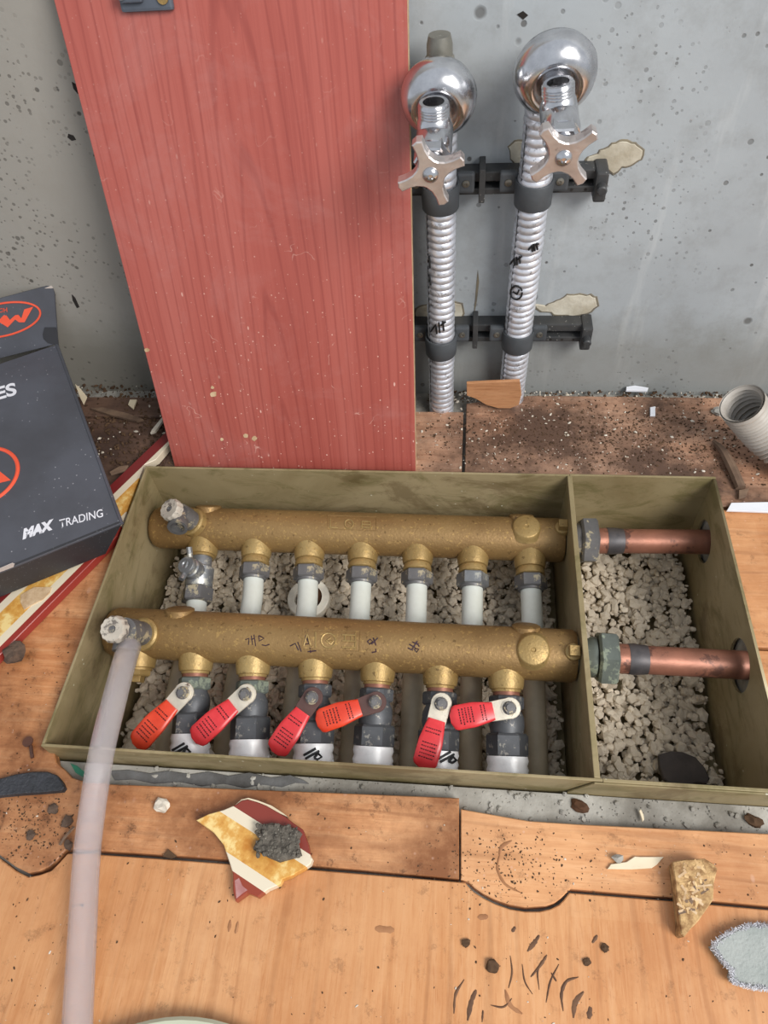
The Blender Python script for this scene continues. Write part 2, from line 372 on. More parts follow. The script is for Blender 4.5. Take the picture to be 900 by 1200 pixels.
def spline(pts, n=12):
    pts = [Vector(p) for p in pts]; out = []
    P = [pts[0] * 2 - pts[1]] + pts + [pts[-1] * 2 - pts[-2]]
    for i in range(1, len(P) - 2):
        for k in range(n):
            t = k / n; a, b, c, d = P[i - 1:i + 3]
            out.append(.5 * (2 * b + (c - a) * t + (2 * a - 5 * b + 4 * c - d) * t * t + (3 * b - a - 3 * c + d) * t ** 3))
    out.append(pts[-1]); return out
def boxm(lo, hi, bev=0.0, M=None):
    bm = bmesh.new(); bmesh.ops.create_cube(bm, size=1)
    for v in bm.verts: v.co = Vector([lo[i] + (v.co[i] + .5) * (hi[i] - lo[i]) for i in range(3)])
    if bev: bmesh.ops.bevel(bm, geom=list(bm.edges), offset=bev, segments=2, affect='EDGES', profile=.6)
    if M: bm.transform(M)
    return bm
def prism(pts, depth, bev=0.0, jitter=0.0):
    """pts: top outline (3D points); extruded by the vector depth"""
    bm = bmesh.new(); d = Vector(depth)
    top = [bm.verts.new(Vector(p)) for p in pts]; bot = [bm.verts.new(Vector(p) + d + Vector((random.uniform(-1, 1), random.uniform(-1, 1), 0)) * jitter) for p in pts]
    f = bm.faces.new(top); bm.faces.new(list(reversed(bot))); n = len(pts)
    for i in range(n): bm.faces.new((top[i], bot[i], bot[(i + 1) % n], top[(i + 1) % n]))
    bmesh.ops.recalc_face_normals(bm, faces=bm.faces)
    if bev: bmesh.ops.bevel(bm, geom=[e for e in f.edges], offset=bev, segments=1, affect='EDGES')
    return bm
def holed(outer, holes, thick, M, res=28):
    """flat sheet with round or polygonal holes; local XY outline, thickness along local Z"""
    cu = bpy.data.curves.new('c', 'CURVE'); cu.dimensions = '2D'; cu.fill_mode = 'BOTH'; cu.extrude = thick / 2
    for lp in [outer] + [[(cx + r * math.cos(2 * math.pi * k / res), cy + r * math.sin(2 * math.pi * k / res)) for k in range(res)] for cx, cy, r in holes]:
        s = cu.splines.new('POLY'); s.points.add(len(lp) - 1); s.use_cyclic_u = True
        for q, p in zip(s.points, lp): q.co = (p[0], p[1], 0, 1)
    o = bpy.data.objects.new('tmp', cu); me = bpy.data.meshes.new_from_object(o)
    bpy.data.objects.remove(o); me.transform(M); return me
def letters(body, size, M, thick=.0003, bold=0., shear=0., sx=1.):
    cu = bpy.data.curves.new('t', 'FONT'); cu.body = body; cu.size = size; cu.extrude = thick; cu.offset = bold; cu.shear = shear
    o = bpy.data.objects.new('tmp', cu); me = bpy.data.meshes.new_from_object(o); bpy.data.objects.remove(o)
    me.transform(M @ Matrix.Diagonal((sx, 1, 1, 1))); return me
def frame(o, x, n):
    x = Vector(x).normalized(); n = Vector(n); n = (n - x * n.dot(x)).normalized(); y = n.cross(x)
    M = Matrix((x, y, n)).transposed().to_4x4(); M.translation = Vector(o); return M
def ico_template(seed, sub=1):
    rnd = random.Random(seed); bm = bmesh.new(); bmesh.ops.create_icosphere(bm, subdivisions=sub, radius=1)
    for v in bm.verts:
        v.co *= rnd.uniform(.72, 1.2)
    V = [tuple(v.co) for v in bm.verts]; F = [tuple(q.index for q in f.verts) for f in bm.faces]; bm.free(); return np.array(V), np.array(F)
TEMPL = [ico_template(s) for s in range(8)]
def rnd_rot(rnd):
    return np.array(Euler((rnd.uniform(0, 6.3), rnd.uniform(0, 6.3), rnd.uniform(0, 6.3))).to_matrix())
def pebbles(items, tmpl=TEMPL, seed=1):
    """items: (x, y, z, sx, sy, sz, tilt) -> one joined mesh"""
    rnd = random.Random(seed); V = []; F = []; n = 0
    for (x, y, z, a, b, c, tilt) in items:
        tv, tf = tmpl[rnd.randrange(len(tmpl))]
        R = np.array(Euler((rnd.uniform(-tilt, tilt), rnd.uniform(-tilt, tilt), rnd.uniform(0, 6.3))).to_matrix())
        v = (tv * np.array([a, b, c])) @ R.T + np.array([x, y, z]); V.append(v); F.append(tf + n); n += len(v)
    V = np.concatenate(V); F = np.concatenate(F)
    me = bpy.data.meshes.new('p'); me.from_pydata(V.tolist(), [], F.tolist()); me.update(); return me
def strokes(paths, r, seg=5):
    bm = bmesh.new()
    for p in paths:
        if len(p) > 1: path_tube(bm, p, r, seg)
    return bm
def densify(poly, step=6):
    out = []
    for a, b in zip(poly, poly[1:]):
        n = max(1, int(math.hypot(b[0] - a[0], b[1] - a[1]) / step))
        out += [(a[0] + (b[0] - a[0]) * k / n, a[1] + (b[1] - a[1]) * k / n) for k in range(n)]
    return out + [poly[-1]]

# ------------------------------------------------------------------ the setting
BL, BW, DIV = 0.553, 0.287, 0.42          # olive box: length, width, partition
ZF, ZS = -0.016, -0.026                   # laminate top, bare slab top
YW = 0.4235
def struct(o, label=None):
    o['kind'] = 'structure'
    if label: o['label'] = label
    return o
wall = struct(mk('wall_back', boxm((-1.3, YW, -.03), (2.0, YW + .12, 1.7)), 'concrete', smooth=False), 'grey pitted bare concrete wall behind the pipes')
# slab with the pit for the box
floor = struct(mk('floor', holed([(-1.3, -1.2), (2.0, -1.2), (2.0, .54), (-1.3, .54)], [], .1, Matrix.Translation((0, 0, ZS - .05))), 'slab', smooth=False), 'cement slab partly covered by worn laminate boards')
def slab():
    cu = bpy.data.curves.new('c', 'CURVE'); cu.dimensions = '2D'; cu.fill_mode = 'BOTH'; cu.extrude = .08
    e = .0025
    for lp in ([(-1.3, -1.2), (2, -1.2), (2, .54), (-1.3, .54)], [(-e, -e), (BL + e, -e), (BL + e, BW + e), (-e, BW + e)]):
        s = cu.splines.new('POLY'); s.points.add(3); s.use_cyclic_u = True
        for q, p in zip(s.points, lp): q.co = (p[0], p[1], 0, 1)
    o = bpy.data.objects.new('tmp', cu); me = bpy.data.meshes.new_from_object(o); bpy.data.objects.remove(o)
    me.transform(Matrix.Translation((0, 0, ZS - .08))); me.materials.append(MAT['slab']); return me
floor.data = slab()

def plank(uv, mat, z=ZF, extra=None, th=.009):
    pts = [at(u, v, z=z) for u, v in uv] if extra is None else extra
    return mk('plank', prism(pts, (0, 0, -th), .0007), mat, floor, smooth=False)
edgeA = [(0, 1004), (8, 1010), (18, 1018), (33, 1025.5), (46, 1023), (60, 1018), (69, 1009), (79, 998), (98, 998), (200, 1005), (265, 1010), (365, 1017), (450, 1024), (545, 1032),
         (549, 1037), (555, 1043), (566, 1050), (580, 1057), (597, 1063), (615, 1066), (632, 1066), (645, 1063), (655, 1058), (661, 1052), (667, 1044), (790, 1054), (900, 1064), (1000, 1073)]
A = [(-150, 960), (-40, 985)] + [(u, v + 2.2) for u, v in edgeA] + [(1050, 1500), (-350, 1500)]
plank(A, 'lam_y')
Bp = [(538, 1030), (450, 1021.5), (365, 1014), (265, 1007), (200, 1002), (98, 995.5), (77, 995.5), (67, 1007), (58, 1015), (46, 1020.5), (33, 1023), (18, 1015.5), (8, 1008), (0, 1002), (-40, 982), (-150, 955)]
lowleft = [at(u, v, z=ZF) for u, v in Bp]
left = [Vector((-.35, .20, ZF)), Vector((-.0055, .20, ZF)), Vector((-.0055, .015, ZF))] + [at(u, v, z=ZF) for u, v in [(66, 893), (76, 902), (84, 911), (100, 916), (130, 919), (200, 921.5), (330, 926.5), (538, 935)]]
plank(None, 'lam_l', extra=lowleft + left)
Dp = [(540, 948), (580, 955), (620, 962), (680, 966), (760, 970), (900, 977), (1010, 984), (1010, 1071), (900, 1061.5), (790, 1051.5), (669, 1041.5), (664, 1046), (658, 1052), (650, 1058), (640, 1061.5), (615, 1063), (597, 1060), (580, 1054), (566, 1047), (556, 1040), (549, 1033.5), (540, 1030.5)]
plank(Dp, 'lam_x')
def rectp(x0, x1, y0, y1, mat, z=ZF): return plank(None, mat, extra=[Vector((x0, y0, z)), Vector((x1, y0, z)), Vector((x1, y1, z)), Vector((x0, y1, z))])
yE = at(885, 598, z=ZF).y; yF = at(888, 758, z=ZF).y
rectp(BL + .006, .95, yF, yE, 'lam_x'); rectp(BL + .006, .95, .012, yF - .003, 'lam_x')
xs = at(544, 510, z=ZF).x
G = [Vector((xs + .0015, BW + .006, ZF)), Vector((BL + .006, BW + .006, ZF)), Vector((BL + .006, yE + .004, ZF)), Vector((.95, yE + .004, ZF)), Vector((.95, .408, ZF)), Vector((xs + .07, .411, ZF)), Vector((xs + .0015, .398, ZF))]
plank(None, 'lam_b', extra=G)
plank(None, 'lam_b', extra=[Vector((.262, BW + .006, ZF)), Vector((xs - .0015, BW + .006, ZF)), Vector((xs - .0015, .385, ZF)), Vector((.262, .385, ZF))])
rectp(.01, .260, BW + .006, .392, 'lam_k'); rectp(-.35, -.006, .205, .37, 'lam_k', ZF - .001); rectp(-.0055, .0095, BW + .006, .37, 'lam_k', ZF - .001)
rectp(-.35, .06, .372, .402, 'lam_k', ZF + .001)
# dark bitumen-like mortar film on the bare strip
MAT['film'] = m_simple('dark_mortar_film', (104, 104, 104), (74, 72, 70), 40, .9, bstr=.5)
mk('mortar_film', prism([at(u, v, z=ZS + .0012) for u, v in [(128, 903), (150, 902), (176, 906), (196, 903), (224, 907), (244, 904), (268, 909), (292, 905), (318, 911), (340, 908), (356, 914), (362, 918), (346, 917), (330, 922), (308, 919), (286, 923), (262, 918), (236, 921), (210, 916), (180, 918), (156, 913), (134, 914)]], (0, 0, -.001), .0004), 'film', floor, smooth=False)
# exposed patches on the wall
def patch(uv, mat='patch', off=.0012):
    pts = [at(u, v, y=YW - off) for u, v in uv]
    return prism(pts, (0, off + .002, 0), .0006)
for uv in ([(686, 187), (700, 180), (716, 170), (730, 166), (745, 168), (754, 177), (752, 187), (742, 193), (728, 197), (718, 203), (709, 199), (700, 195), (690, 194)],
           [(626, 358), (640, 358), (652, 352), (664, 347), (682, 345), (698, 349), (699, 358), (692, 366), (680, 370), (664, 369), (650, 368), (640, 366), (628, 362)],
           [(487, 362), (500, 358), (515, 356), (530, 353), (540, 358), (544, 368), (536, 376), (520, 378), (500, 378), (487, 376)],
           [(596, 172), (604, 167), (616, 166), (622, 180), (618, 194), (606, 194), (598, 186)]):
    rj = random.Random(int(uv[0][0])); uv = [(a + rj.uniform(-1.4, 1.4), b + rj.uniform(-1.2, 1.2)) for a, b in densify(uv + [uv[0]], 4)[:-1]]
    cx = sum(a for a, b in uv) / len(uv); cy = sum(b for a, b in uv) / len(uv)
    mk('patch_rim', patch([(cx + (a - cx) * 1.07, cy + (b - cy) * 1.12) for a, b in uv], off=.0008), 'patch_rim', wall, smooth=False)
    mk('spalled_patch', patch(uv), 'patch', wall, smooth=False)

mk('scratch', prism([at(u, v, y=YW - .0004) for u, v in [(560, 316), (561.5, 330), (559, 352), (555.5, 370), (555, 369), (557, 348), (558.5, 330)]], (0, .002, 0)), 'patch_rim', wall, smooth=False)
for uv in ([(84, 96), (89, 99), (94, 107), (91, 110), (86, 104)], [(80, 157), (86, 159), (89, 164), (84, 165), (79, 161)], [(606, 17), (613, 13), (619, 18), (613, 23)], [(84, 345), (88, 349), (93, 360), (90, 361), (85, 352)]):
    mk('chip_hole', prism([at(u, v, y=YW - .0004) for u, v in uv], (0, .002, 0)), 'dark', wall, smooth=False)
# ------------------------------------------------------------------ olive box
TH = .0022
box = thing('pipe_box', 'open olive sheet steel box sunk in the floor, holding two brass manifolds', 'box', (BL / 2, BW / 2, -.135))
ZB = -.135
def wsheet(name, lo, hi): return mk(name, boxm(lo, hi, .0005), 'sheet', box, True, smooth=False)
wsheet('back_panel', (0, BW - TH, ZB), (DIV, BW, 0)); wsheet('back_panel', (DIV, BW - TH, ZB), (BL, BW, .0005))
wsheet('left_panel', (0, TH, ZB), (TH, BW - TH, 0))
wsheet('front_panel', (0, 0, ZB), (DIV + .004, TH, 0))
wsheet('base_plate', (0, 0, ZB - .002), (BL, BW, ZB))
# overlapping front panel of the side bay with its slanted end
fx = DIV + .004
mk('front_panel', prism([Vector((fx - .022, -.0004, -.024)), Vector((fx - .006, -.0004, -.0005)), Vector((BL, -.0004, -.0005)), Vector((BL, -.0004, ZB)), Vector((fx - .022, -.0004, ZB))], (0, -.0014, 0), .0004), 'sheet', box, True, smooth=False)
mk('rim_fold', boxm((fx, -.0004, -.004), (BL, TH, .0004), .0004), 'sheet', box, True, smooth=False)
PU = Vector((.218, .2462, -.05)); PL = Vector((.231, .1165, -.035))       # manifold axes
MU = frame((DIV, BW / 2, ZB / 2), (0, 1, 0), (1, 0, 0))                    # sheet across X: local x = world y, local y = world z
def across(name, x, holes, mat='sheet', x_th=TH, hi=0.0):
    M = Matrix(((0, 0, 1, x), (1, 0, 0, 0), (0, 1, 0, 0), (0, 0, 0, 1)))
    return mk(name, holed([(TH, ZB), (BW - TH, ZB), (BW - TH, hi), (TH, hi)], holes, x_th, M), mat, box, True, smooth=False)
YC1, ZC1 = .2500, -.0515; YC2, ZC2 = .1125, -.0335
across('partition', DIV, [(PU.y, PU.z, .017), (PL.y - .001, PL.z, .017)], x_th=.003)
across('right_panel', BL - TH / 2, [(YC1 + .002, ZC1 - .003, .021), (YC2 + .002, ZC2 - .004, .0225)])
mk('edge_trim', boxm((DIV - .0022, TH, -.002), (DIV + .0022, BW - TH, .0006), .0006), 'sheet', box, True, smooth=False)

# ------------------------------------------------------------------ gravel
rg = random.Random(3)
big = []; fill = []
def bedz(x, y): return -.1165 + .004 * math.sin(x * 37 + 1) * math.cos(y * 29) + .003 * math.sin(x * 80 + y * 60)
for x0, x1 in ((.004, DIV - .004), (DIV + .004, BL - .004)):
    s = .0078; ny = int((BW - .01) / s); nx = int((x1 - x0) / s)
    for layer in (0, 1):
        for i in range(nx + 1):
            for j in range(ny + 1):
                x = x0 + (i + rg.random()) * s; y = .005 + (j + rg.random()) * s
                k = rg.uniform(.0034, .0062) * (1.15 if rg.random() < .15 else 1)
                if x + k > x1 or x - k < x0 or y + k > BW - .003: continue
                z = bedz(x, y) - (.0055 if layer == 0 else 0) + rg.uniform(-.002, .002)
                it = (x, y, z, k * rg.uniform(.9, 1.35), k * rg.uniform(.8, 1.1), k * rg.uniform(.55, .85), .6)
                (big if layer == 1 and x > DIV and y > .03 and k > .0036 else fill).append(it)
big.sort(key=lambda t: -t[3] * t[4] / ((Vector(t[:3]) - CAM_LOC).length ** 2))
fill += big[300:]; big = big[:300]
for _ in range(3200):
    x = rg.uniform(.005, BL - .005); y = rg.uniform(.005, BW - .005); k = rg.uniform(.0012, .0028)
    if abs(x - DIV) < .006: continue
    fill.append((x, y, bedz(x, y) + rg.uniform(-.001, .001), k * rg.uniform(.9, 1.5), k, k * .8, .8))
g = mk('gravel_bed', pebbles(fill), 'gravel', None, smooth=False)
tagd(g, 'bed of pale crushed gravel filling the bottom of the olive box', 'gravel', kind='stuff')
GM = []
for k, (tv, tf) in enumerate(TEMPL):
    me = bpy.data.meshes.new('gravel_stone'); me.from_pydata(tv.tolist(), [], tf.tolist()); me.materials.append(MAT['gravel']); GM.append(me)
for it in big:
    o = bpy.data.objects.new('gravel_stone', GM[rg.randrange(8)]); COL.objects.link(o)
    o.location = it[:3]; o.scale = it[3:6]; o.rotation_euler = (rg.uniform(-.6, .6), rg.uniform(-.6, .6), rg.uniform(0, 6.3))
    tagd(o, 'single pale gravel stone under the copper pipes in the side bay', 'stone', 'gravel stones in the side bay of the olive box')

# ------------------------------------------------------------------ manifolds
def marks_on(p, a, r, paths, off):
    out = []
    for pa in paths: out.append([on_cyl(u, v, p, a, r + off) for u, v in densify(pa, 3)])
    return out
def manifold(P0, P1, R, label, ports, bosses, plug_uv, logo, knob, base, vent_out, backs):
    root = thing('manifold', label, 'manifold', (P0 + P1) / 2 + Vector((0, 0, -R)))
    ax = (P1 - P0); l = ax.length; a = ax.normalized()
    mk('body', L(P0, ax, [(0, R * .72), (.003, R * .9), (.008, R), (l * .3, R * 1.01), (l * .7, R * .99), (l - .012, R), (l - .003, R * 1.0), (l, R * .93)], 48), 'brass', root, True)
    for (s, d) in ports:      # s: point on the axis, d: outlet direction
        d = d.normalized()
        mk('port', L(s, d, [(R * .55, .0158), (R + .001, .0152), (R + .0055, .0147), (R + .0085, .0140), (R + .009, .0122), (R + .011, .0122)], 28), 'brass_l', root, True)
    for (u, v, r) in bosses:
        q = on_cyl(u, v, P0, a, R); axp = P0 + a * (q - P0).dot(a); n = (q - axp).normalized()
        b = mk('boss', L(q - n * .004, n, [(0, r * 1.25), (.003, r * 1.08), (.006, r), (.0068, r * .9), (.0068, r * .16), (.006, r * .1)], 32), 'brass_l', root, True)
    for x, r in backs:
        q = P0 + a * ((x - P0.x) / a.x)
        mk('boss', L(q, Vector((0, .75, .66)), [(R * .6, r), (R + .0015, r), (R + .0025, r * .85)], 28), 'brass', root, True)
    # square-headed end plug
    q = on_cyl(plug_uv[0], plug_uv[1], P0, a, R); axp = P0 + a * (q - P0).dot(a); n = (q - axp).normalized()
    pl = mk('plug', L(q - n * .003, n, [(0, .0075), (.005, .0068), (.0055, .006)], 20), 'brass_l', root, True)
    M = frame(q + n * .002, a, n)
    mk('square_head', boxm((-.0042, -.0042, 0), (.0042, .0042, .0075), .0006, M), 'brass_l', pl, True, smooth=False)
    # raised maker's mark in a frame
    fr, glyph = logo
    bm = strokes(marks_on(P0, a, R, [fr + [fr[0]]], .0001), .0004); mk('mark_frame', bm, 'brass', root, True)
    bm = strokes(marks_on(P0, a, R, glyph, .0002), .00075); mk('raised_mark', bm, 'brass_l', root, True)
    # bleed valve with a fluted knob
    d = (knob - base).normalized(); ln = (knob - base).length
    bv = mk('bleed_valve', L(base - d * .006, d, [(0, .0125), (.007, .0125), (.0085, .0115), (.009, .0105), (ln * .45, .0105), (ln * .46, .0112), (ln * .76, .0112), (ln * .78, .0075), (ln - .002, .007)], 28), 'iron', root, True)
    mk('collar_ring', L(base - d * .004, d, [(0, .0145), (.006, .0142), (.0075, .0125)], 28), 'brass_l', bv, True)
    kb = mk('knob', L(knob - d * .009, d, [(0, .0096), (.0012, .0109), (.0075, .0109), (.0088, .0102), (.0095, .0098), (.0095, .0036), (.0082, .0034), (.0082, .001)], 72, True, lambda k: 1 + .034 * math.cos(k * 2 * math.pi / 72 * 12)), 'knob', bv, True)
    sc = L(knob - d * .0005, d, [(-.001, .0030), (.0006, .0027), (.0008, .0016), (.0, .0013), (.0, .0002)], 20)
    mk('screw', sc, 'iron', bv, True)
    mk('outlet', L(base + d * ln * .52, vent_out, [(0, .0088), (.010, .0088), (.012, .0098), (.017, .0098), (.017, .0068), (.010, .0064)], 24), 'iron', bv, True)
    return root
def ax_pt(P0, P1, x): return P0 + (P1 - P0) * ((x - P0.x) / (P1.x - P0.x))
U0, U1 = Vector((.004, .2470, -.0500)), Vector((.4175, .2455, -.0505)); RU = .0215
L0, L1 = Vector((.004, .1180, -.0350)), Vector((.4172, .1150, -.0355)); RL = .0222

# outlets: (collar pixel, end pixel)
up_c = [(238, 640), (300, 645), (362, 646), (425, 647), (489, 650), (554, 653), (620, 655)]
up_e = [(229, 718), (293, 720), (358, 722), (421, 722), (487, 727), (553, 730), (623, 732)]
far_e = [(196, 872), (262, 880), (338, 884), (411, 890), (481, 895), (551, 900), (629, 904)]
lo_c = [(229, 775), (296, 778), (369, 782), (443, 787), (516, 790), (592, 793)]
lo_e = [(222, 878), (291, 885), (366, 890), (437, 893), (513, 898), (594, 905)]
upd = []; lod = []
for c, e in zip(up_c, up_e):
    a = at(*c, z=-.057); b = at(*e, z=-.072); d = (b - a).normalized(); s = ax_pt(U0, U1, a.x); upd.append((s, d, b))
for c, e in zip(lo_c, lo_e):
    a = at(*c, z=-.045); b = at(*e, z=-.070); d = (b - a).normalized(); s = ax_pt(L0, L1, a.x); lod.append((s, d, b))
sp0 = ax_pt(L0, L1, at(160, 780, z=-.045).x)

gl_lo = [[(356, 757), (360, 743), (364, 757)], [(370, 741), (370, 759)], [(356, 748), (350, 745)],
         [(385 + 8.5 * math.cos(t * .35), 750.5 + 8.5 * math.sin(t * .35)) for t in range(19)], [(388, 747), (382, 751), (388, 755), (391, 751), (386, 751)],
         [(401, 744), (416, 744.5)], [(401, 751), (416, 751.5)], [(401, 758.5), (416, 759)], [(416.5, 742), (416.5, 761)], [(404.5, 744), (404.5, 751)], [(412, 744.5), (412, 751.5)]]
fr_lo = [(355, 738), (422, 740), (421, 763), (354, 761)]
gl_up = [[(387, 608), (387, 618), (396, 618.5)], [(409 + 5 * math.cos(t * .5), 614 + 5 * math.sin(t * .5)) for t in range(14)], [(408, 612), (412, 615)], [(424, 611), (434, 611.5), (434, 618.5), (424, 618), (424, 611)], [(424, 614.5), (434, 615)]]
fr_up = [(384, 604), (441, 606), (441, 622), (384, 620)]

man_u = manifold(U0, U1, RU, 'rear cast brass manifold with seven outlets to white plastic pipes', [(s, d) for s, d, b in upd], [(617, 618, .0128)], (659, 619), (fr_up, gl_up),
                 at(198, 596, z=.001), at(226, 612, z=-.031), Vector((.1, -.95, .12)), [(.377, .012), (.062, .013)])
man_l = manifold(L0, L1, RL, 'front cast brass manifold with purple marker writing, feeding six red levered valves', [(s, d) for s, d, b in lod] + [(sp0, lod[0][1])], [(625, 762, .0128)], (672, 764), (fr_lo, gl_lo),
                 at(131, 737, z=.028), at(168, 743, z=-.017), Vector((.03, -.95, -.25)), [(.376, .012), (.070, .013)])
# blanking plug on the first outlet of the front manifold
d0 = lod[0][1]
bp = mk('blank_plug', hexn(sp0 + d0 * (RL + .009), sp0 + d0 * (RL + .016), .0115), 'brass_l', man_l, True, smooth=False)
mk('plug_head', boxm((-.005, -.005, 0), (.005, .005, .006), .0006, frame(sp0 + d0 * (RL + .015), (1, 0, 0), d0)), 'brass_l', bp, True, smooth=False)
# marker writing
def hw(paths): return [[(270 + x / 3.75, 715 + y / 3.75) for x, y in p] for p in paths]
W = hw([[(66, 130), (82, 124), (80, 152)], [(92, 112), (98, 152)], [(92, 130), (104, 124)], [(104, 108), (112, 158)], [(124, 112), (127, 136), (148, 124), (126, 112)], [(138, 152), (155, 156), (172, 150)],
        [(262, 158), (285, 146), (300, 176)], [(296, 140), (312, 182)], [(330, 112), (345, 148), (324, 150), (332, 112)], [(340, 182), (378, 178)], [(350, 166), (353, 188)], [(338, 124), (346, 128)],
        [(602, 138), (612, 150), (626, 138), (614, 128), (602, 138)], [(628, 122), (640, 156)], [(620, 150), (648, 122)], [(622, 186), (640, 182), (638, 170)],
        [(780, 166), (802, 176)], [(786, 150), (812, 164)], [(796, 176), (822, 136)], [(816, 140), (830, 160)], [(808, 170), (818, 186), (828, 172), (812, 168)], [(800, 140), (826, 152)]])
mk('marker_writing', strokes(marks_on(L0, L1 - L0, RL, W, -.0001), .00062), 'pen', man_l, True)

# ------------------------------------------------------------------ rear outlets: nuts and plastic pipes
order = ['first', 'second', 'third', 'fourth', 'fifth', 'sixth', 'seventh']
for i, ((s, d, b), fe) in enumerate(zip(upd, far_e)):
    k0 = RU + .0105
    if i == 0:
        rt = thing('drain_valve', 'small scaly drain valve with a wing handle on the rear manifold, nearest the left side', 'valve', s + d * k0)
        mk('tail', L(s, d, [(k0, .0105), (k0 + .010, .0105), (k0 + .012, .0135), (k0 + .03, .0135), (k0 + .033, .011)], 24), 'nickel', rt, True)
        mk('union_nut', hexn(s + d * (k0 + .032), s + d * (k0 + .047), .0155), 'iron', rt, True, smooth=False)
        n = (CAM_LOC - s).normalized(); n = (n - d * n.dot(d)).normalized()
        n = (n + Vector((-.55, 0, 0))).normalized(); c0 = s + d * (k0 + .018)
        mk('stem', L(c0, n, [(.006, .0105), (.019, .0100), (.020, .0085), (.024, .0085)], 24), 'nickel', rt, True)
        h = mk('wing_handle', L(c0 + n * .022, n, [(0, .009), (.003, .0092), (.005, .008), (.005, .004), (.004, .003)], 20), 'nickel', rt, True)
        wdir = Vector((.1, .9, .3)); wdir = (wdir - n * wdir.dot(n)).normalized()
        bm = bmesh.new(); path_tube(bm, spline([c0 + n * .024, c0 + n * .024 + wdir * .009, c0 + n * .027 + wdir * .018 + Vector((-.002, 0, 0))], 5), .003, 8)
        mk('wing', bm, 'nickel', h, True)
        bm = bmesh.new(); path_tube(bm, spline([c0 + n * .024, c0 + n * .024 - wdir * .009, c0 + n * .026 - wdir * .015], 5), .003, 8)
        mk('wing', bm, 'nickel', h, True)
        k1 = k0 + .046
    else:
        rt = thing('union_nut', 'grey compression union on the %s outlet of the rear manifold counted from the left' % order[i], 'pipe union', s + d * k0, group='unions on the rear manifold')
        mk('ring', L(s, d, [(k0 - .001, .0128), (k0 + .002, .0138), (k0 + .005, .0138), (k0 + .006, .0125)], 28), 'brass_l', rt, True)
        mk('nut', hexn(s + d * (k0 + .006), s + d * (k0 + .019), .0155), 'iron' if i != 5 else 'nickel', rt, True, smooth=False)
        mk('lip', L(s, d, [(k0 + .0185, .0125), (k0 + .021, .0118)], 24), 'iron', rt, True)
        k1 = k0 + .019
    end = at(*fe, z=-.106); p1 = s + d * k1
    pts = spline([p1, p1 + d * .03, b.lerp(end, .45) + Vector((0, 0, .002)), end, end + Vector((0, -.02, -.012))], 8)
    pr = thing('plastic_pipe', 'milky white plastic pipe from the %s rear outlet counted from the left' % order[i], 'pipe', p1, group='white plastic pipes of the rear manifold')
    cut = next(j for j, q_ in enumerate(pts) if q_.y < .118)
    bm = bmesh.new(); path_tube(bm, pts[:cut + 1], .0100, 20); mk('clean_length', bm, 'pex', pr, True)
    bm = bmesh.new(); path_tube(bm, pts[cut:], .0101, 20); mk('dusty_length', bm, 'pex_d', pr, True)

# ------------------------------------------------------------------ front outlets: ball valves
nuts = [(215, 812), (288, 814), (366, 818), (440, 823), (517, 825), (597, 830)]
grips = [(181, 850), (251, 847), (339, 858), (397, 838), (504, 872), (553, 838)]
gm = ['red_o', 'red_p', 'red_p', 'red_o', 'red_p', 'red_p']
pm = ['steel_plate', 'steel_plate', 'rust_plate', 'rust_plate', 'steel_plate', 'steel_plate']
vl = ['ball valve with orange-red grip pointing down left, leftmost on the front manifold', 'ball valve with a glossy crimson grip pointing down left, second from the left',
      'ball valve with crimson grip on a rusty lever, pointing down, third from the left', 'ball valve with an orange-red grip turned to the left on a rusty lever',
      'ball valve with crimson grip pointing straight down to the front rim, fifth from the left', 'ball valve with a crimson grip turned left, nearest the partition']
def grip_mesh(ln, wd, th):
    bm = bmesh.new(); n = 14; rings = []
    for i in range(n + 1):
        t = i / n; x = t * ln; wv = wd * (.72 + .28 * min(1, t * 2.2))
        if t > .86: wv *= math.sqrt(max(.05, 1 - ((t - .86) / .15) ** 2))
        hh = th * (1 if t < .9 else max(.35, 1 - (t - .9) * 6)); z = .0045 * math.sin(min(1, t * 1.6) * math.pi * .5) - .003 * t
        ring = []
        for k in range(16):
            a = 2 * math.pi * k / 16; ca, sa = math.cos(a), math.sin(a)
            ring.append(bm.verts.new((x, wv / 2 * math.copysign(abs(ca) ** .45, ca), z + hh / 2 * math.copysign(abs(sa) ** .55, sa))))
        rings.append(ring)
    for i in range(n):
        for k in range(16): bm.faces.new((rings[i][k], rings[i][(k + 1) % 16], rings[i + 1][(k + 1) % 16], rings[i + 1][k]))
    bm.faces.new(rings[0]); bm.faces.new(rings[-1]); return bm
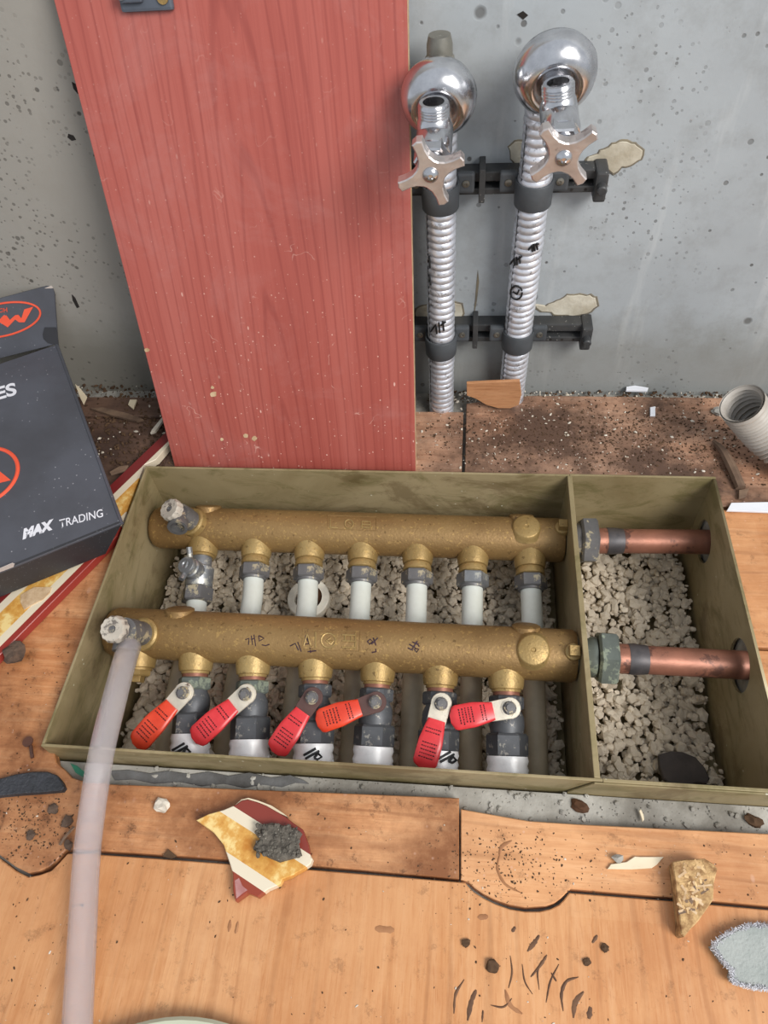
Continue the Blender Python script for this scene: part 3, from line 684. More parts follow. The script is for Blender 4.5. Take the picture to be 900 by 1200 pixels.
for i, (s, d, b) in enumerate(lod):
    k0 = RL + .011; end = (b - s).length
    rt = thing('ball_valve', vl[i], 'valve', s + d * k0, group='red levered ball valves')
    mk('ring', L(s, d, [(k0 - .001, .0112), (k0 + .003, .0112)], 24), 'copper', rt, True)
    mk('upper_hex', hexn(s + d * (k0 + .003), s + d * (k0 + .014), .0145), 'black_iron' if i not in (0, 1) else 'teal', rt, True, smooth=False)
    mk('body', L(s, d, [(k0 + .013, .0115), (k0 + .015, .0118), (k0 + .02, .0142), (k0 + .027, .0146), (k0 + .033, .0135), (k0 + .036, .0130)], 28), 'black_iron', rt, True)
    mk('lower_hex', hexn(s + d * (k0 + .033), s + d * (end - .0115), .0172, .002), 'black_iron', rt, True, smooth=False)
    # the lever: turns in the plane square to the spindle
    cam_n = (CAM_LOC - s).normalized(); n = Vector((0, -.15, 1)); n = (n - d * n.dot(d)).normalized()
    c0 = s + d * (k0 + .024)
    zl = c0 + n * .021
    q = on_plane(*nuts[i], zl, n); gq = on_plane(*grips[i], zl, n)
    dirv = (gq - q).normalized(); axis_pt = s + d * (q - s).dot(d)
    mk('spindle', cyl(q - n * .016, q + n * .003, .0055, seg=18), 'iron', rt, True)
    M = frame(q, dirv, n)
    lo_ = [(.022, -.0074), (.022, .0074), (.006, .0082)] + [(-.0005 + .0086 * math.cos(t), .0086 * math.sin(t)) for t in [math.pi * (.4 + .12 * j) for j in range(11)]] + [(.006, -.0082)]
    lev = mk('lever', prism([M @ Vector((x, y, .0011)) for x, y in lo_], n * -.0022, .0004), pm[i], rt, True, smooth=False)
    mk('washer', cyl(q + n * .0008, q + n * .0018, .0068, seg=24), pm[i], lev, True)
    nt = mk('lever_nut', hexn(q + n * .0016, q + n * .0052, .0052, .0006), 'iron', lev, True, smooth=False)
    mk('stem_end', cyl(q + n * .004, q + n * .0075, .0028, seg=14), 'iron', lev, True)
    gl = 2 * ((gq - q).length - .013)
    gme = finish(grip_mesh(gl, .0200, .0062)); gme.transform(frame(q + dirv * .013, dirv, n))
    gp = mk('grip', gme, gm[i], rt, True)
    # small printed lines on the grip
    rn = random.Random(40 + i); rows = []
    for r in range(9):
        x = .013 + gl * (.2 + .072 * r)
        if r in (2, 3): continue
        cur = -.0062
        while cur < .0056:
            ln_ = rn.uniform(.0006, .0016)
            rows.append([q + dirv * (x + rn.uniform(-.0001, .0001)) + n.cross(dirv) * cur + n * (.0031 + .0045 * math.sin(min(1, (x - .013) / gl * 1.6) * math.pi * .5) - .003 * (x - .013) / gl),
                         q + dirv * x + n.cross(dirv) * (cur + ln_) + n * (.0031 + .0045 * math.sin(min(1, (x - .013) / gl * 1.6) * math.pi * .5) - .003 * (x - .013) / gl)])
            cur += ln_ + rn.uniform(.0005, .0009)
    mk('printed_lines', strokes(rows, .0005, 4), 'ink', gp, True)
    # foil sleeved pipe below the valve
    e1 = s + d * (end - .0125); e2 = s + d * (end + .016); e3 = e2 + Vector((0, -.004, -.022)); 
    if e3.y < .022: e3.y = .022
    prof = [e1]; rad = [.0165]
    for k in range(1, 9): prof.append(e1.lerp(e2, k / 8)); rad.append(.0172 if k % 2 else .0160)
    prof.append(e3); rad.append(.0168)
    for pnt in prof: pnt.y = max(pnt.y, .0215)
    fo = thing('foil_sleeve', 'white foil sleeved pipe under the %s red levered valve from the left' % order[i], 'pipe', e1, group='foil sleeves at the front panel')
    bm = bmesh.new(); path_tube(bm, prof, .017, 28, True, rad); mk('sleeve', bm, 'sleeve', fo, True)
    if i in (0, 2, 4):
        u0, v0 = [(212, 874), 0, (366, 880), 0, (524, 884)][i]
        pth = [[(u0 - 10, v0 + 5), (u0 + 4, v0 - 3)], [(u0 - 8, v0 + 9), (u0 + 8, v0)], [(u0 + 2, v0 + 8), (u0 + 7, v0 + 3), (u0 + 11, v0 + 7), (u0 + 6, v0 + 10), (u0 + 2, v0 + 8)]]
        mk('print', strokes(marks_on(e1, e2 - e1, .0173, pth, .0), .0011), 'black_ink', fo, True)

# ------------------------------------------------------------------ copper pipes with union nuts
for k, (yc, zc, P1, lab) in enumerate(((YC1, ZC1, U1, 'rear copper pipe with dark union nut leaving the olive box to the right'), (YC2, ZC2, L1, 'front copper pipe with verdigris union nut leaving the olive box to the right'))):
    a = Vector((P1.x + .001, P1.y, P1.z)); bb = Vector((BL + .03, yc, zc)); d = (bb - a).normalized(); ln = (bb - a).length
    rt = thing('copper_pipe', lab, 'pipe', a, group='copper pipes')
    mk('tail', L(a, d, [(0, .0155), (.010, .0155), (.012, .017), (.016, .017)], 28), 'teal' if k else 'iron', rt, True)
    n0 = .0145 if k == 0 else .017
    mk('union_nut', hexn(a + d * n0, a + d * (n0 + .016), .0235, .002), 'teal' if k else 'iron', rt, True, smooth=False)
    mk('pipe', L(a, d, [(n0 + .015, .0125), (n0 + .026, .0125), (n0 + .027, .0118), (ln, .0118), (ln, .0105), (ln - .05, .0105)], 32), 'copper', rt, True)
    mk('solder_joint', L(a, d, [(n0 + .0255, .0127), (n0 + .030, .0131), (n0 + .035, .0127), (n0 + .041, .0120)], 32), 'solder', rt, True)

# slate flake, ring
pts = [at(u, v, z=-.106) for u, v in [(772, 884), (786, 880), (800, 881), (815, 887), (826, 899), (832, 912), (828, 918), (816, 917), (805, 922), (788, 920), (778, 912), (773, 898)]]
solo('slate_flake', prism(pts, (0, 0, -.005), .0008), 'slate', 'dark flat flake lying on the gravel near the front of the side bay', 'stone flake', smooth=False)
pts = [at(u, v, z=-.108) for u, v in [(800, 922), (822, 917), (850, 923), (846, 930), (815, 930)]]
solo('slate_flake', prism(pts, (0, 0, -.004), .0008), 'slate', 'narrow dark sliver beside the flat flake in the side bay', 'stone flake', smooth=False)
rc = at(363, 703, z=-.108)
rt = thing('pipe_end_ring', 'stained white round pipe end in the gravel behind the third white pipe', 'pipe end', rc + Vector((0, 0, -.004)))
mk('ring', L(rc + Vector((0, 0, -.004)), Vector((-.05, -.1, 1)), [(0, .022), (.010, .022), (.011, .021), (.011, .0145), (.003, .0135)], 36), 'ring_white', rt, True)
mk('inside', L(rc + Vector((.002, .0, -.003)), Vector((-.05, -.1, 1)), [(0, .0140), (.0085, .0140), (.0088, .013), (.004, .006)], 28), 'rust', rt, True)

# ------------------------------------------------------------------ clear hose
hp = spline([at(152, 757, z=.006), at(146, 775, z=.012), at(134, 820, z=.017), at(119, 882, z=.0155), at(108, 950, z=.004), at(101, 1010, z=-.003), at(96, 1100, z=-.0045), at(90, 1210, z=-.0045), at(84, 1330, z=-.0045), at(70, 1480, z=-.0045)], 8)
hz = bmesh.new(); path_tube(hz, hp, .0094, 24, False); path_tube(hz, hp, .0074, 24, False)
solo('clear_hose', hz, 'hose', 'clear plastic hose hanging from the bleed valve over the rim onto the laminate', 'hose')

# ------------------------------------------------------------------ red panel
upv = Vector((0, .104, .381)).normalized(); xv = Vector((1, 0, .0)); nv = xv.cross(upv)
pb = Vector((0, .300, ZF))
bl = on_plane(205, 548, pb, nv); tl = on_plane(63, 0, pb, nv); br = on_plane(487, 549, pb, nv); tr = on_plane(477, 0, pb, nv)
def ext(p, q, z):  # point on the line p-q at height z
    return p + (q - p) * ((z - p.z) / (q.z - p.z))
zt = ZF + .448 * upv.z / 1.0
BLp, BRp, TLp, TRp = ext(bl, tl, ZF + .0005), ext(br, tr, ZF + .0005), ext(bl, tl, zt), ext(br, tr, zt)
pan = thing('cabinet_panel', 'red cherry wood cabinet door leaning against the concrete wall', 'panel', (BLp + BRp) / 2)
def slabp(pts, off, th): return prism([p + nv * off for p in pts], -nv * th, .0004)
Mp = frame((BLp + BRp) / 2, xv, nv)
mk('board', slabp([BLp, BRp, TRp, TLp], -.0008, .0142), 'chip', pan, True, smooth=False)
fc = finish(slabp([BLp, BRp, TRp, TLp], 0, .0010), False); fc.transform(Mp.inverted())
fo = bpy.data.objects.new('front_face', fc); COL.objects.link(fo); fc.materials.append(MAT['panel']); fo.parent = pan; fo.matrix_basis = ROOT[pan].inverted() @ Mp
h0 = on_plane(173, 0, pb, nv); Mh = frame(h0, xv, nv)
hg = mk('hinge', boxm((-.019, -.0065, .0), (.019, .03, .005), .002, Mh), 'hinge', pan, True, smooth=False)
mk('screw', cyl(Mh @ Vector((.013, .001, .004)), Mh @ Vector((.013, .001, .0065)), .004, seg=18), 'brass_l', hg, True)
mk('hinge_arm', boxm((-.017, -.001, .004), (-.001, .03, .009), .0012, Mh), 'hinge', hg, True, smooth=False)
mk('hinge_slot', boxm((-.0005, .001, .0042), (.003, .02, .0052), .0002, Mh), 'dark', hg, True, smooth=False)
mk('screw', cyl(Mh @ Vector((-.015, .004, .006)), Mh @ Vector((-.015, .004, .0105)), .0035, seg=18), 'iron', hg, True)
# paint chips on the panel
for (u, v, r) in [(250, 462, 4), (260, 515, 2.2), (288, 511, 3), (298, 514, 3), (249, 454, 2), (172, 410, 3)]:
    pp = [on_plane(u + r * (.8 + .4 * random.random()) * math.cos(t), v + r * (.6 + .5 * random.random()) * math.sin(t), pb + nv * .0004, nv) for t in [k * .7 for k in range(9)]]
    mk('paint_chip', prism(pp, -nv * .0003), 'chip', pan, True, smooth=False)

# ------------------------------------------------------------------ wall pipes, brackets, angle valves
PY = .3945
xl = at(516, 330, y=PY).x; xr0 = at(601, 446, y=PY); xr1 = at(634, 150, y=PY)
def foil_pipe(a, b, r, label, marks):
    rt = thing('foil_pipe', label, 'pipe', a); d = (b - a); ln = d.length; n = int(ln / .0066)
    x, y, z = basis(d); bm = bmesh.new(); rings = []; seg = 30; m = n * 4; rn = random.Random(len(label))
    wob = [rn.uniform(-.0003, .0003) for _ in range(n + 2)]
    for i in range(m + 1):
        ph = (i % 4); rr = r + (.0006, .0004, -.0007, .0004)[ph] + wob[i // 4]
        rings.append([bm.verts.new(a + z * (i / m * ln + .0012 * math.sin(2 * math.pi * k / seg + 1)) + (x * math.cos(2 * math.pi * k / seg) + y * math.sin(2 * math.pi * k / seg)) * rr * (1 + rn.uniform(-.008, .008))) for k in range(seg)])
    for i in range(m):
        for k in range(seg): bm.faces.new((rings[i][k], rings[i][(k + 1) % seg], rings[i + 1][(k + 1) % seg], rings[i + 1][k]))
    bm.faces.new(rings[0]); bm.faces.new(rings[-1])
    mk('foil_wrap', bm, 'foil', rt, True, ang=60)
    mk('seam', path_tube(bmesh.new(), [a + z * .02 + (x * .05 - y * .0) + (CAM_LOC - a).normalized() * 0 - x * .05 + sidev * r * 1.02, b - z * .02 + sidev * r * 1.02], .0004, 6), 'black_ink', rt, True)
    if marks: mk('print', strokes(marks_on(a, d, r + .0012, marks, 0), .0009), 'black_ink', rt, True)
    return rt
sidev = Vector((-.85, -.52, 0))
def glyph(u, v, s=1): return [[(u - 7 * s, v + 4 * s), (u - 2 * s, v - 3 * s), (u - 1 * s, v + 6 * s)], [(u + 1 * s, v - 5 * s), (u + 2 * s, v + 5 * s)], [(u + 3 * s, v - 2 * s), (u + 8 * s, v - 6 * s)], [(u + 5 * s, v - 6 * s), (u + 6 * s, v + 3 * s)]]
foil_pipe(Vector((xl, PY, ZS)), Vector((xl + .001, PY, .288)), .0125, 'foil wrapped vertical pipe beside the red panel', glyph(513, 384, 1.2) + [[(503, 300), (504, 314)], [(503, 322), (505, 334)]])
R0 = Vector((at(600, 452, y=.407).x, .407, ZF)); R1 = Vector((xr1.x, PY, .300))
foil_pipe(R0, R1, .0128, 'slightly leaning foil wrapped pipe further from the red panel', glyph(625, 290, .8) + glyph(604, 306, .9) + [[(605 + 7 * math.cos(t * .5), 343 + 8 * math.sin(t * .5)) for t in range(13)], [(601, 342), (606, 345), (608, 340)]])
def rail(v_top, v_bot, u_end, label, ztop, zbar, xpipes, zcl):
    x0 = .262; x1 = at(u_end, v_top, y=.413).x
    rt = thing('pipe_bracket', label, 'bracket', ((x0 + x1) / 2, YW, zbar))
    mk('upper_bar', boxm((x0, .409, ztop - .0042), (x1 - .006, YW, ztop + .0042), .0012), 'rail', rt, True, smooth=False)
    lb = mk('lower_bar', boxm((x0, .407, zbar - .0028), (x1 - .004, YW, zbar + .0028), .001), 'rail', rt, True, smooth=False)
    k = 0
    x = x1 - .016
    while x > x1 - .05:
        mk('hole', cyl((x, .4066, zbar), (x, .4075, zbar), .0012, seg=10), 'dark', lb, True); x -= .011
    mk('end_post', boxm((x1 - .010, .400, zbar - .008), (x1, YW, ztop + .006), .002), 'rail', rt, True, smooth=False)
    mk('end_knob', cyl((x1 - .005, .392, (ztop + zbar) / 2), (x1 - .005, .401, (ztop + zbar) / 2), .004, seg=14, bev=.001), 'rail', rt, True)
    for xx in ((xpipes[0] + xpipes[1]) / 2 - .004,):
        mk('post', boxm((xx - .0025, .401, zbar - .007), (xx + .0025, YW, ztop + .010), .0008), 'rail', rt, True, smooth=False)
    for xx in xpipes:
        c = mk('pipe_clamp', L((xx, py(xx, zcl), zcl - .0105), (0, 0, 1), [(0, .0146), (.001, .0152), (.020, .0156), (.021, .0150), (.021, .0139), (0, .0139), (0, .0146)], 32, False), 'clampgrey', rt, True)
        for sd in (-1, 1):
            e = mk('clamp_ear', boxm((min(xx + sd * .013, xx + sd * .0275), .400, zcl - .002), (max(xx + sd * .013, xx + sd * .0275), .406, zcl + .015), .0022), 'clampgrey', c, True, smooth=False)
            mk('screw', L((xx + sd * .0205, .4005, zcl + .0065), (0, -1, 0), [(0, .0034), (.0012, .003), (.0016, .0012), (.0008, .0008)], 14), 'screw', c, True)
    return rt
def px(z): return R0.x + (R1.x - R0.x) * (z - R0.z) / (R1.z - R0.z)
def py(x, z): return PY if x < (xl + R0.x) / 2 else R0.y + (R1.y - R0.y) * (z - R0.z) / (R1.z - R0.z)
z1 = at(600, 205, y=.411).z; z1b = at(600, 223, y=.408).z; z1c = at(515, 240, y=PY - .014).z
rail(205, 222, 711, 'upper black plastic bracket rail with two grey pipe clamps', z1, z1b, (xl + .0008, px(z1c)), z1c)
z2 = at(600, 383, y=.411).z; z2b = at(600, 397, y=.408).z; z2c = at(515, 414, y=PY - .014).z
rail(383, 397, 693, 'lower black plastic bracket rail with two grey pipe clamps', z2, z2b, (xl, px(z2c)), z2c)

def star(M, R=.0225, r0=.0092, th=.0085, rot=0.):
    pts = []
    for k in range(4):
        a = rot + k * math.pi / 2; wtip = .0036
        t = Vector((math.cos(a), math.sin(a), 0)); s = Vector((-t.y, t.x, 0))
        nxt = a + math.pi / 4
        pts += [t * R - s * wtip, t * (R + .0012), t * R + s * wtip]
        # concave sweep to the next arm
        t2 = Vector((math.cos(a + math.pi / 2), math.sin(a + math.pi / 2), 0)); s2 = Vector((-t2.y, t2.x, 0))
        A0, A1 = t * R + s * wtip, t2 * R - s2 * wtip; mid = Vector((math.cos(nxt), math.sin(nxt), 0)) * r0 * 1.05
        for q in (.15, .3, .45, .55, .7, .85):
            c = mid * 2 - (A0 + A1) / 2
            pts.append(A0 * (1 - q) ** 2 + c * 2 * q * (1 - q) + A1 * q * q)
    bm = prism([p + Vector((0, 0, th * (.5 + .0 * p.length))) for p in pts], (0, 0, -th), .0008)
    bm.transform(M); return bm
def angle_valve(fu, hu, ou, pipe_x, zt, rot, label, Rf, stub):
    f = at(*fu, y=.374); h = at(*hu, y=.300); d = (h - f).normalized(); ln = (h - f).length
    rt = thing('angle_valve', label, 'valve', f)
    mk('flange', L(f - d * .009, d, [(0, Rf * .80), (.002, Rf * .92), (.008, Rf), (.013, Rf * .985), (.019, Rf * .91), (.0235, Rf * .78), (.0262, Rf * .64), (.0262, Rf * .56), (.0245, Rf * .49), (.021, Rf * .43), (.020, Rf * .33)], 48, False), 'chrome', rt, True, ang=60)
    mk('body', L(f, d, [(-.02, .0105), (.012, .0105), (.018, .0105), (.026, .0115), (.034, .0125), (.05, .0125), (.054, .0128), (.060, .0118), (.061, .0095), (ln - .012, .0085), (ln - .006, .006)], 32), 'chrome', rt, True)
    mk('bonnet', hexn(f + d * .056, f + d * .068, .0125), 'chrome', rt, True, smooth=False)
    # threaded outlet pointing up
    o0 = f + d * .040; ot = at(*ou, y=o0.y); od = (ot - o0); ol = od.length
    prof = [(0, .0115), (ol * .45, .0115), (ol * .5, .0108)]
    t = ol * .55
    while t < ol - .003: prof += [(t, .0106), (t + .0008, .0098), (t + .0016, .0106)]; t += .0019
    prof += [(ol - .001, .0102), (ol, .0095), (ol, .0072), (ol - .018, .0066)]
    mk('threaded_outlet', L(o0, od, prof, 32), 'chrome', rt, True)
    mk('bore', cyl(o0 + od * .35, o0 + od * .66, .0064, seg=20), 'dark', rt, True)
    tilt = (d + (CAM_LOC - h).normalized() * .35).normalized()
    M = frame(h, Vector((1, 0, 0)), tilt)
    hd = mk('cross_handle', star(M, rot=rot), 'chrome_d', rt, True, smooth=False)
    mk('hub', L(h - tilt * .012, tilt, [(0, .009), (.006, .0095), (.011, .0085)], 24), 'chrome', hd, True)
    mk('screw', L(h + tilt * .0035, tilt, [(0, .0056), (.0012, .0054), (.003, .0038), (.0036, .0018), (.0024, .0012)], 20), 'chrome', hd, True)
    # elbow behind the flange carrying the foil wrapped pipe
    e0 = Vector((pipe_x, PY, .262)); e1 = Vector((pipe_x, PY + .004, f.z)); 
    mk('elbow', L((pipe_x, PY + .002, f.z - .030), (0, 0, 1), [(0, .0098), (.006, .0105), (.02, .0108), (stub - .014, .0104), (stub - .013, .0092), (stub - .006, .0092), (stub, .0078)], 24), 'zinc', rt, True)
    return rt
angle_valve((514, 113), (505, 201), (508, 119), xl + .001, .33, math.radians(22), 'chrome angle valve with a cross handle beside the red panel', .0272, .061)
angle_valve((650, 85), (660, 181), (654, 96), R1.x + .002, .33, math.radians(45 - 6), 'chrome angle valve with a cross handle on the leaning pipe', .0285, .041)

# ------------------------------------------------------------------ veneer off-cut at the pipe foot
vp = [(547, 447), (575, 445.5), (609, 444), (611, 460), (608, 472), (598, 476), (584, 476), (570, 472), (558, 465), (547, 461)]
n = Vector((0, -1, -.1)).normalized(); p0 = at(578, 476, z=ZF + .001) + Vector((0, -.003, 0))
solo('veneer_offcut', prism([on_plane(u, v, p0, n) + n * .003 for u, v in vp], -n * .003, .0003), 'veneer', 'tan veneer off-cut with a rounded edge at the foot of the leaning foil pipe', 'wood scrap', smooth=False)

# ------------------------------------------------------------------ carton
c_rf = at(144, 612, z=.035); c_rb = at(68, 403, z=.060); c_lf0 = at(0, 670, z=.035); 
fd = (c_lf0 - c_rf); c_lf = c_rf + fd * 2.2; c_lb = c_rb + fd * 2.2
sh = Vector((-.0290, -.008, -.0485)); 
top = [c_rf, c_rb, c_lb, c_lf]; bot = [p + sh for p in top]
for p in bot: p.z = max(p.z, ZF + .0125) if False else ZF + .011
car = thing('carton', 'crushed black cardboard carton with orange and white print', 'carton', (bot[0] + bot[2]) / 2)
ntop = (c_rb - c_rf).cross(c_lf - c_rf).normalized()
if ntop.z < 0: ntop = -ntop
def quad_panel(pts, th, n): return prism(pts, n * -th, .0004)
TC = .0025
mk('lid_panel', quad_panel(top, TC, ntop), 'carton', car, True, smooth=False)
def side(a, b, c, d_, cen):
    n = (b - a).cross(d_ - a).normalized()
    if n.dot(cen - a) > 0: n = -n
    return quad_panel([a, b, c, d_], TC, n)
cen = sum(top + bot, Vector()) / 8
mk('front_panel', side(top[0], top[3], bot[3], bot[0], cen), 'carton_k', car, True, smooth=False)
mk('side_panel', side(top[0], top[1], bot[1], bot[0], cen), 'carton', car, True, smooth=False)
mk('base_panel', quad_panel(bot, TC, -ntop), 'carton_k', car, True, smooth=False)
mk('side_panel', side(top[3], top[2], bot[2], bot[3], cen), 'carton_k', car, True, smooth=False)
mk('slot_edge', prism([on_plane(u, v, c_rf + (bot[0] - c_rf) * .06, (top[3] - top[0]).cross(bot[0] - top[0]).normalized()) + Vector((0, -.0005, .0)) for u, v in [(-8, 669.5), (14, 660), (17, 661), (16, 664), (-8, 673)]], (0, .001, 0)), 'kraft', car, True, smooth=False)
# flap standing up at the back
nf = Vector((.25, -.93, .28)).normalized()
f_tr = on_plane(62, 336, c_rb, nf); f_tl = on_plane(-60, 366, c_rb, nf); f_bl = c_rb + fd * 1.2; f_bl = f_bl - nf * (f_bl - c_rb).dot(nf)
cr2 = on_plane(56, 335, c_rb, nf); cr3 = on_plane(64, 345, c_rb, nf)
fl = mk('flap', prism([c_rb, cr3, f_tr, cr2, f_tl, f_bl], -nf * TC, .0004), 'carton', car, True, smooth=False)
tp = [on_plane(u, v, c_rb + nf * .0012, nf) for u, v in [(50, 392), (51, 397), (56, 402), (66, 404.5), (69, 407), (64, 338), (60, 345), (58, 380)]]
mk('torn_strip', prism(tp[:4] + [tp[4]] + [on_plane(68, 396, c_rb + nf * .0012, nf), on_plane(66, 384, c_rb + nf * .0012, nf), on_plane(52, 384, c_rb + nf * .0012, nf)], -nf * .0008), 'carton_k', fl, True, smooth=False)
mk('worn_corner', prism([on_plane(u, v, c_rb + nf * .0005, nf) for u, v in [(52, 338), (60, 334.6), (62.4, 337.6), (60, 338)]], -nf * .0008), 'kraft', fl, True, smooth=False)
# flap print: W inside an ellipse, small letters above
def flat(poly, off=.0006, base=c_rb, n=nf): return [on_plane(u, v, base + n * off, n) for u, v in poly]
Wp = [(-14, 372), (0, 374), (4, 369.6), (7.5, 369.8), (11.5, 375), (17.8, 369.4), (21.5, 369), (25, 373.2), (28.4, 362.6), (39, 359.4), (28.8, 377.6), (22.4, 377.8), (17.8, 374.4), (9, 383.6), (0, 378), (-14, 383)]
mk('flap_emblem', prism(flat(Wp), -nf * .0004), 'orange', fl, True, smooth=False)
ell = []
for k in range(61):
    t = 2 * math.pi * k / 60; ex, ey = 46 * math.cos(t), 19 * math.sin(t); rt_ = math.radians(-12)
    ell.append((2 + ex * math.cos(rt_) - ey * math.sin(rt_), 375 + ex * math.sin(rt_) + ey * math.cos(rt_)))
bm = bmesh.new(); P_ = flat(ell, .0002); path_tube(bm, P_, .00105, 6, False); mk('emblem_ring', bm, 'orange', fl, True)
mk('flap_letters', strokes([flat(p, .0004) for p in ([(-2, 362.5), (3, 361.5), (3, 365.5), (-2, 366)], [(4.5, 361), (5, 366)], [(4.8, 363.5), (7.8, 363)], [(7.8, 360.5), (8.2, 365.5)])], .0004), 'orange', fl, True)
# lid print
lp = c_rf + ntop * .0002
def lidp(u, v, off=0.): return on_plane(u, v, lp + ntop * off, ntop)
def put_text(body, a, b, hpx, mat, bold, shear, name):
    A_, B_ = lidp(*a), lidp(*b); x = B_ - A_
    me = letters(body, 1.0, Matrix.Identity(4), 0.0, bold, shear)
    xs_ = [v.co.x for v in me.vertices]; ys_ = [v.co.y for v in me.vertices]
    yv = ntop.cross(x).normalized(); mid = (Vector((a[0] + b[0], a[1] + b[1])) / 2)
    up = (lidp(mid.x, mid.y - hpx) - lidp(mid.x, mid.y)).dot(yv)
    sx_, sy_ = x.length / (max(xs_) - min(xs_)), up / (max(ys_) - min(ys_))
    me.transform(Matrix.Translation((-min(xs_), -min(ys_), 0))); me.transform(Matrix.Diagonal((sx_, sy_, 1, 1)))
    M = frame(A_, x, ntop); me.transform(M); return mk(name, me, mat, car, True, smooth=False)
put_text('MAX', (26.5, 632.5), (65, 619.5), 12.5, 'white_print', .07, .28, 'brand_lettering')
put_text('TRADING', (70, 618.5), (121, 605.5), 9.5, 'white_print', .008, 0, 'brand_lettering')
put_text('ES', (-4.5, 469.5), (20, 462.5), 15.5, 'white_print', .03, 0, 'series_lettering')
cc = lidp(-21.5, 558); rx = lidp(20, 555)
rr = (rx - cc).length
e1 = (rx - cc).normalized(); e2 = ntop.cross(e1)
bm = bmesh.new(); path_tube(bm, [cc + (e1 * math.cos(t * .1) + e2 * math.sin(t * .1)) * rr - ntop * .0009 for t in range(64)], .0022, 8, False); mk('emblem_ring', bm, 'orange', car, True)
mk('lid_emblem', prism([lidp(u, v, .0002) for u, v in [(-24, 545), (-8, 546), (0, 552.5), (12.5, 562.5), (2, 565), (-8, 568), (-14, 562), (-24, 570)]], -ntop * .0004), 'orange', car, True, smooth=False)

# light-coloured paper corner under the carton
pts = [at(u, v, z=.004) for u, v in [(88, 450), (94, 455), (102, 465), (98, 474), (94, 466)]]
solo('paper_scrap', prism(pts, (0, 0, -.0008)), 'ivory', 'pale paper corner poking out beside the black carton', 'paper scrap', smooth=False)

# ------------------------------------------------------------------ banded trim board and shard
dirb = Vector((.0371, .0730, 0)).normalized(); nb = Vector((dirb.y, -dirb.x, 0))
def bp_(n_, y): # point of the board: offset n_ across, at world y
    return Vector(((n_ - nb.y * y) / nb.x, y, 0))
org = bp_(-.151, .2); Mb = frame((org.x, org.y, ZF), nb, (0, 0, 1))     # local x runs across the bands
outl = [bp_(-.151, .03), bp_(-.098, .03), bp_(-.098, .19), Vector((-.0065, .205, 0)), Vector((-.0065, .2945, 0)), Vector((.004, .302, 0)), Vector((.015, .330, 0)), Vector((.03, .372, 0)), bp_(-.151, .372)]
locs = [Mb.inverted() @ Vector((p.x, p.y, ZF + .009)) for p in outl]
MAT['bands'] = m_bands('banded_board', 0, [(0, (120, 40, 40)), (.0105, (222, 208, 184)), (.0185, (200, 150, 80)), (.0385, (226, 212, 186)), (.0445, (150, 52, 44))])
brd = mk('trim_board', prism(locs, (0, 0, -.0085), .0005), 'bands', None, smooth=False); brd.matrix_basis = Mb
tagd(brd, 'long red, cream and yellow banded board lying under the black carton', 'trim board')
pch = mk('mortar_patch', prism([Mb.inverted() @ at(u, v, z=ZF + .0102) for u, v in [(24, 697), (40, 688), (60, 688), (58, 694), (50, 702), (38, 708), (28, 714), (24, 706)]], (0, 0, -.0012)), 'chip', brd, smooth=False)
# shard in the foreground
sh_px = [(230, 961), (244, 954), (262, 949), (276, 943), (283, 938), (290, 936.5), (302, 940), (312, 944), (333, 956), (346, 966), (355, 972), (361, 988), (364, 1004), (366, 1006), (364, 1012), (356, 1018), (340, 1027), (331, 1030), (328, 1036), (314, 1042), (302, 1051), (290, 1046), (276, 1056), (273, 1044), (273, 1024), (270, 1014), (262, 990), (250, 975)]
ZSH = ZF + .0085
so = at(290, 936.5, z=ZSH); sx1 = at(276, 1056, z=ZSH)
bx_ = at(284, 1020, z=ZSH) - at(340, 958, z=ZSH)
b1 = at(278, 945, z=ZSH); b2 = at(313, 967, z=ZSH); bd = (b2 - b1).normalized(); bn = Vector((bd.y, -bd.x, 0))
if (at(276, 1056, z=ZSH) - b1).dot(bn) < 0: bn = -bn
Ms = frame((b1.x, b1.y, ZF), bn, (0, 0, 1))
W0 = (at(283, 938, z=ZSH) - b1).dot(bn); W5 = (at(276, 1050, z=ZSH) - b1).dot(bn); q1 = (at(290, 1029, z=ZSH) - b1).dot(bn); q2 = (at(290, 1013, z=ZSH) - b1).dot(bn); q0 = (at(268, 948, z=ZSH) - b1).dot(bn)
print('shard bands', W0, q0, q2, q1, W5)
off = .03
MAT['bands2'] = m_bands('banded_shard', 0, [(0, (134, 58, 48)), (off + .0005, (226, 214, 190)), (off + .006, (204, 146, 66)), (off + q2, (226, 214, 190)), (off + q1, (146, 64, 44))])
Ms = Ms @ Matrix.Translation((-off, 0, 0))
shd = thing('banded_shard', 'broken red, cream and yellow banded tile shard with a mortar lump', 'tile shard', M=Ms)
def sl(u, v, z): return Ms.inverted() @ at(u, v, z=z)
mk('tile', prism([sl(u, v, ZSH) for u, v in sh_px], (0, 0, -.0075), .0005), 'bands2', shd, smooth=False)
mk('white_edge', prism([sl(u, v, ZSH - .001) for u, v in [(276, 943), (283, 937), (291, 935), (302, 938), (318, 944), (332, 953), (337, 957), (320, 950), (300, 941), (284, 943)]], (0, 0, -.006)), 'ivory', shd, smooth=False)
rm = random.Random(11); bm = bmesh.new(); mp = [(304, 966), (318, 963), (330, 966), (345, 969), (352, 974), (349, 985), (352, 1000), (344, 1004), (334, 1006), (326, 1008), (314, 1004), (303, 998), (296, 993), (299, 986), (304, 982)]
mk('mortar_lump', prism([sl(u, v, ZSH + .006) for u, v in mp], (0, 0, -.0062), .002, .001), 'cement', shd)
its = []
for _ in range(170):
    u, v = rm.uniform(300, 350), rm.uniform(967, 1003); q = sl(u, v, ZSH + .0055); k = rm.uniform(.0008, .0022); its.append((q.x, q.y, q.z, k, k, k * .8, 1.))
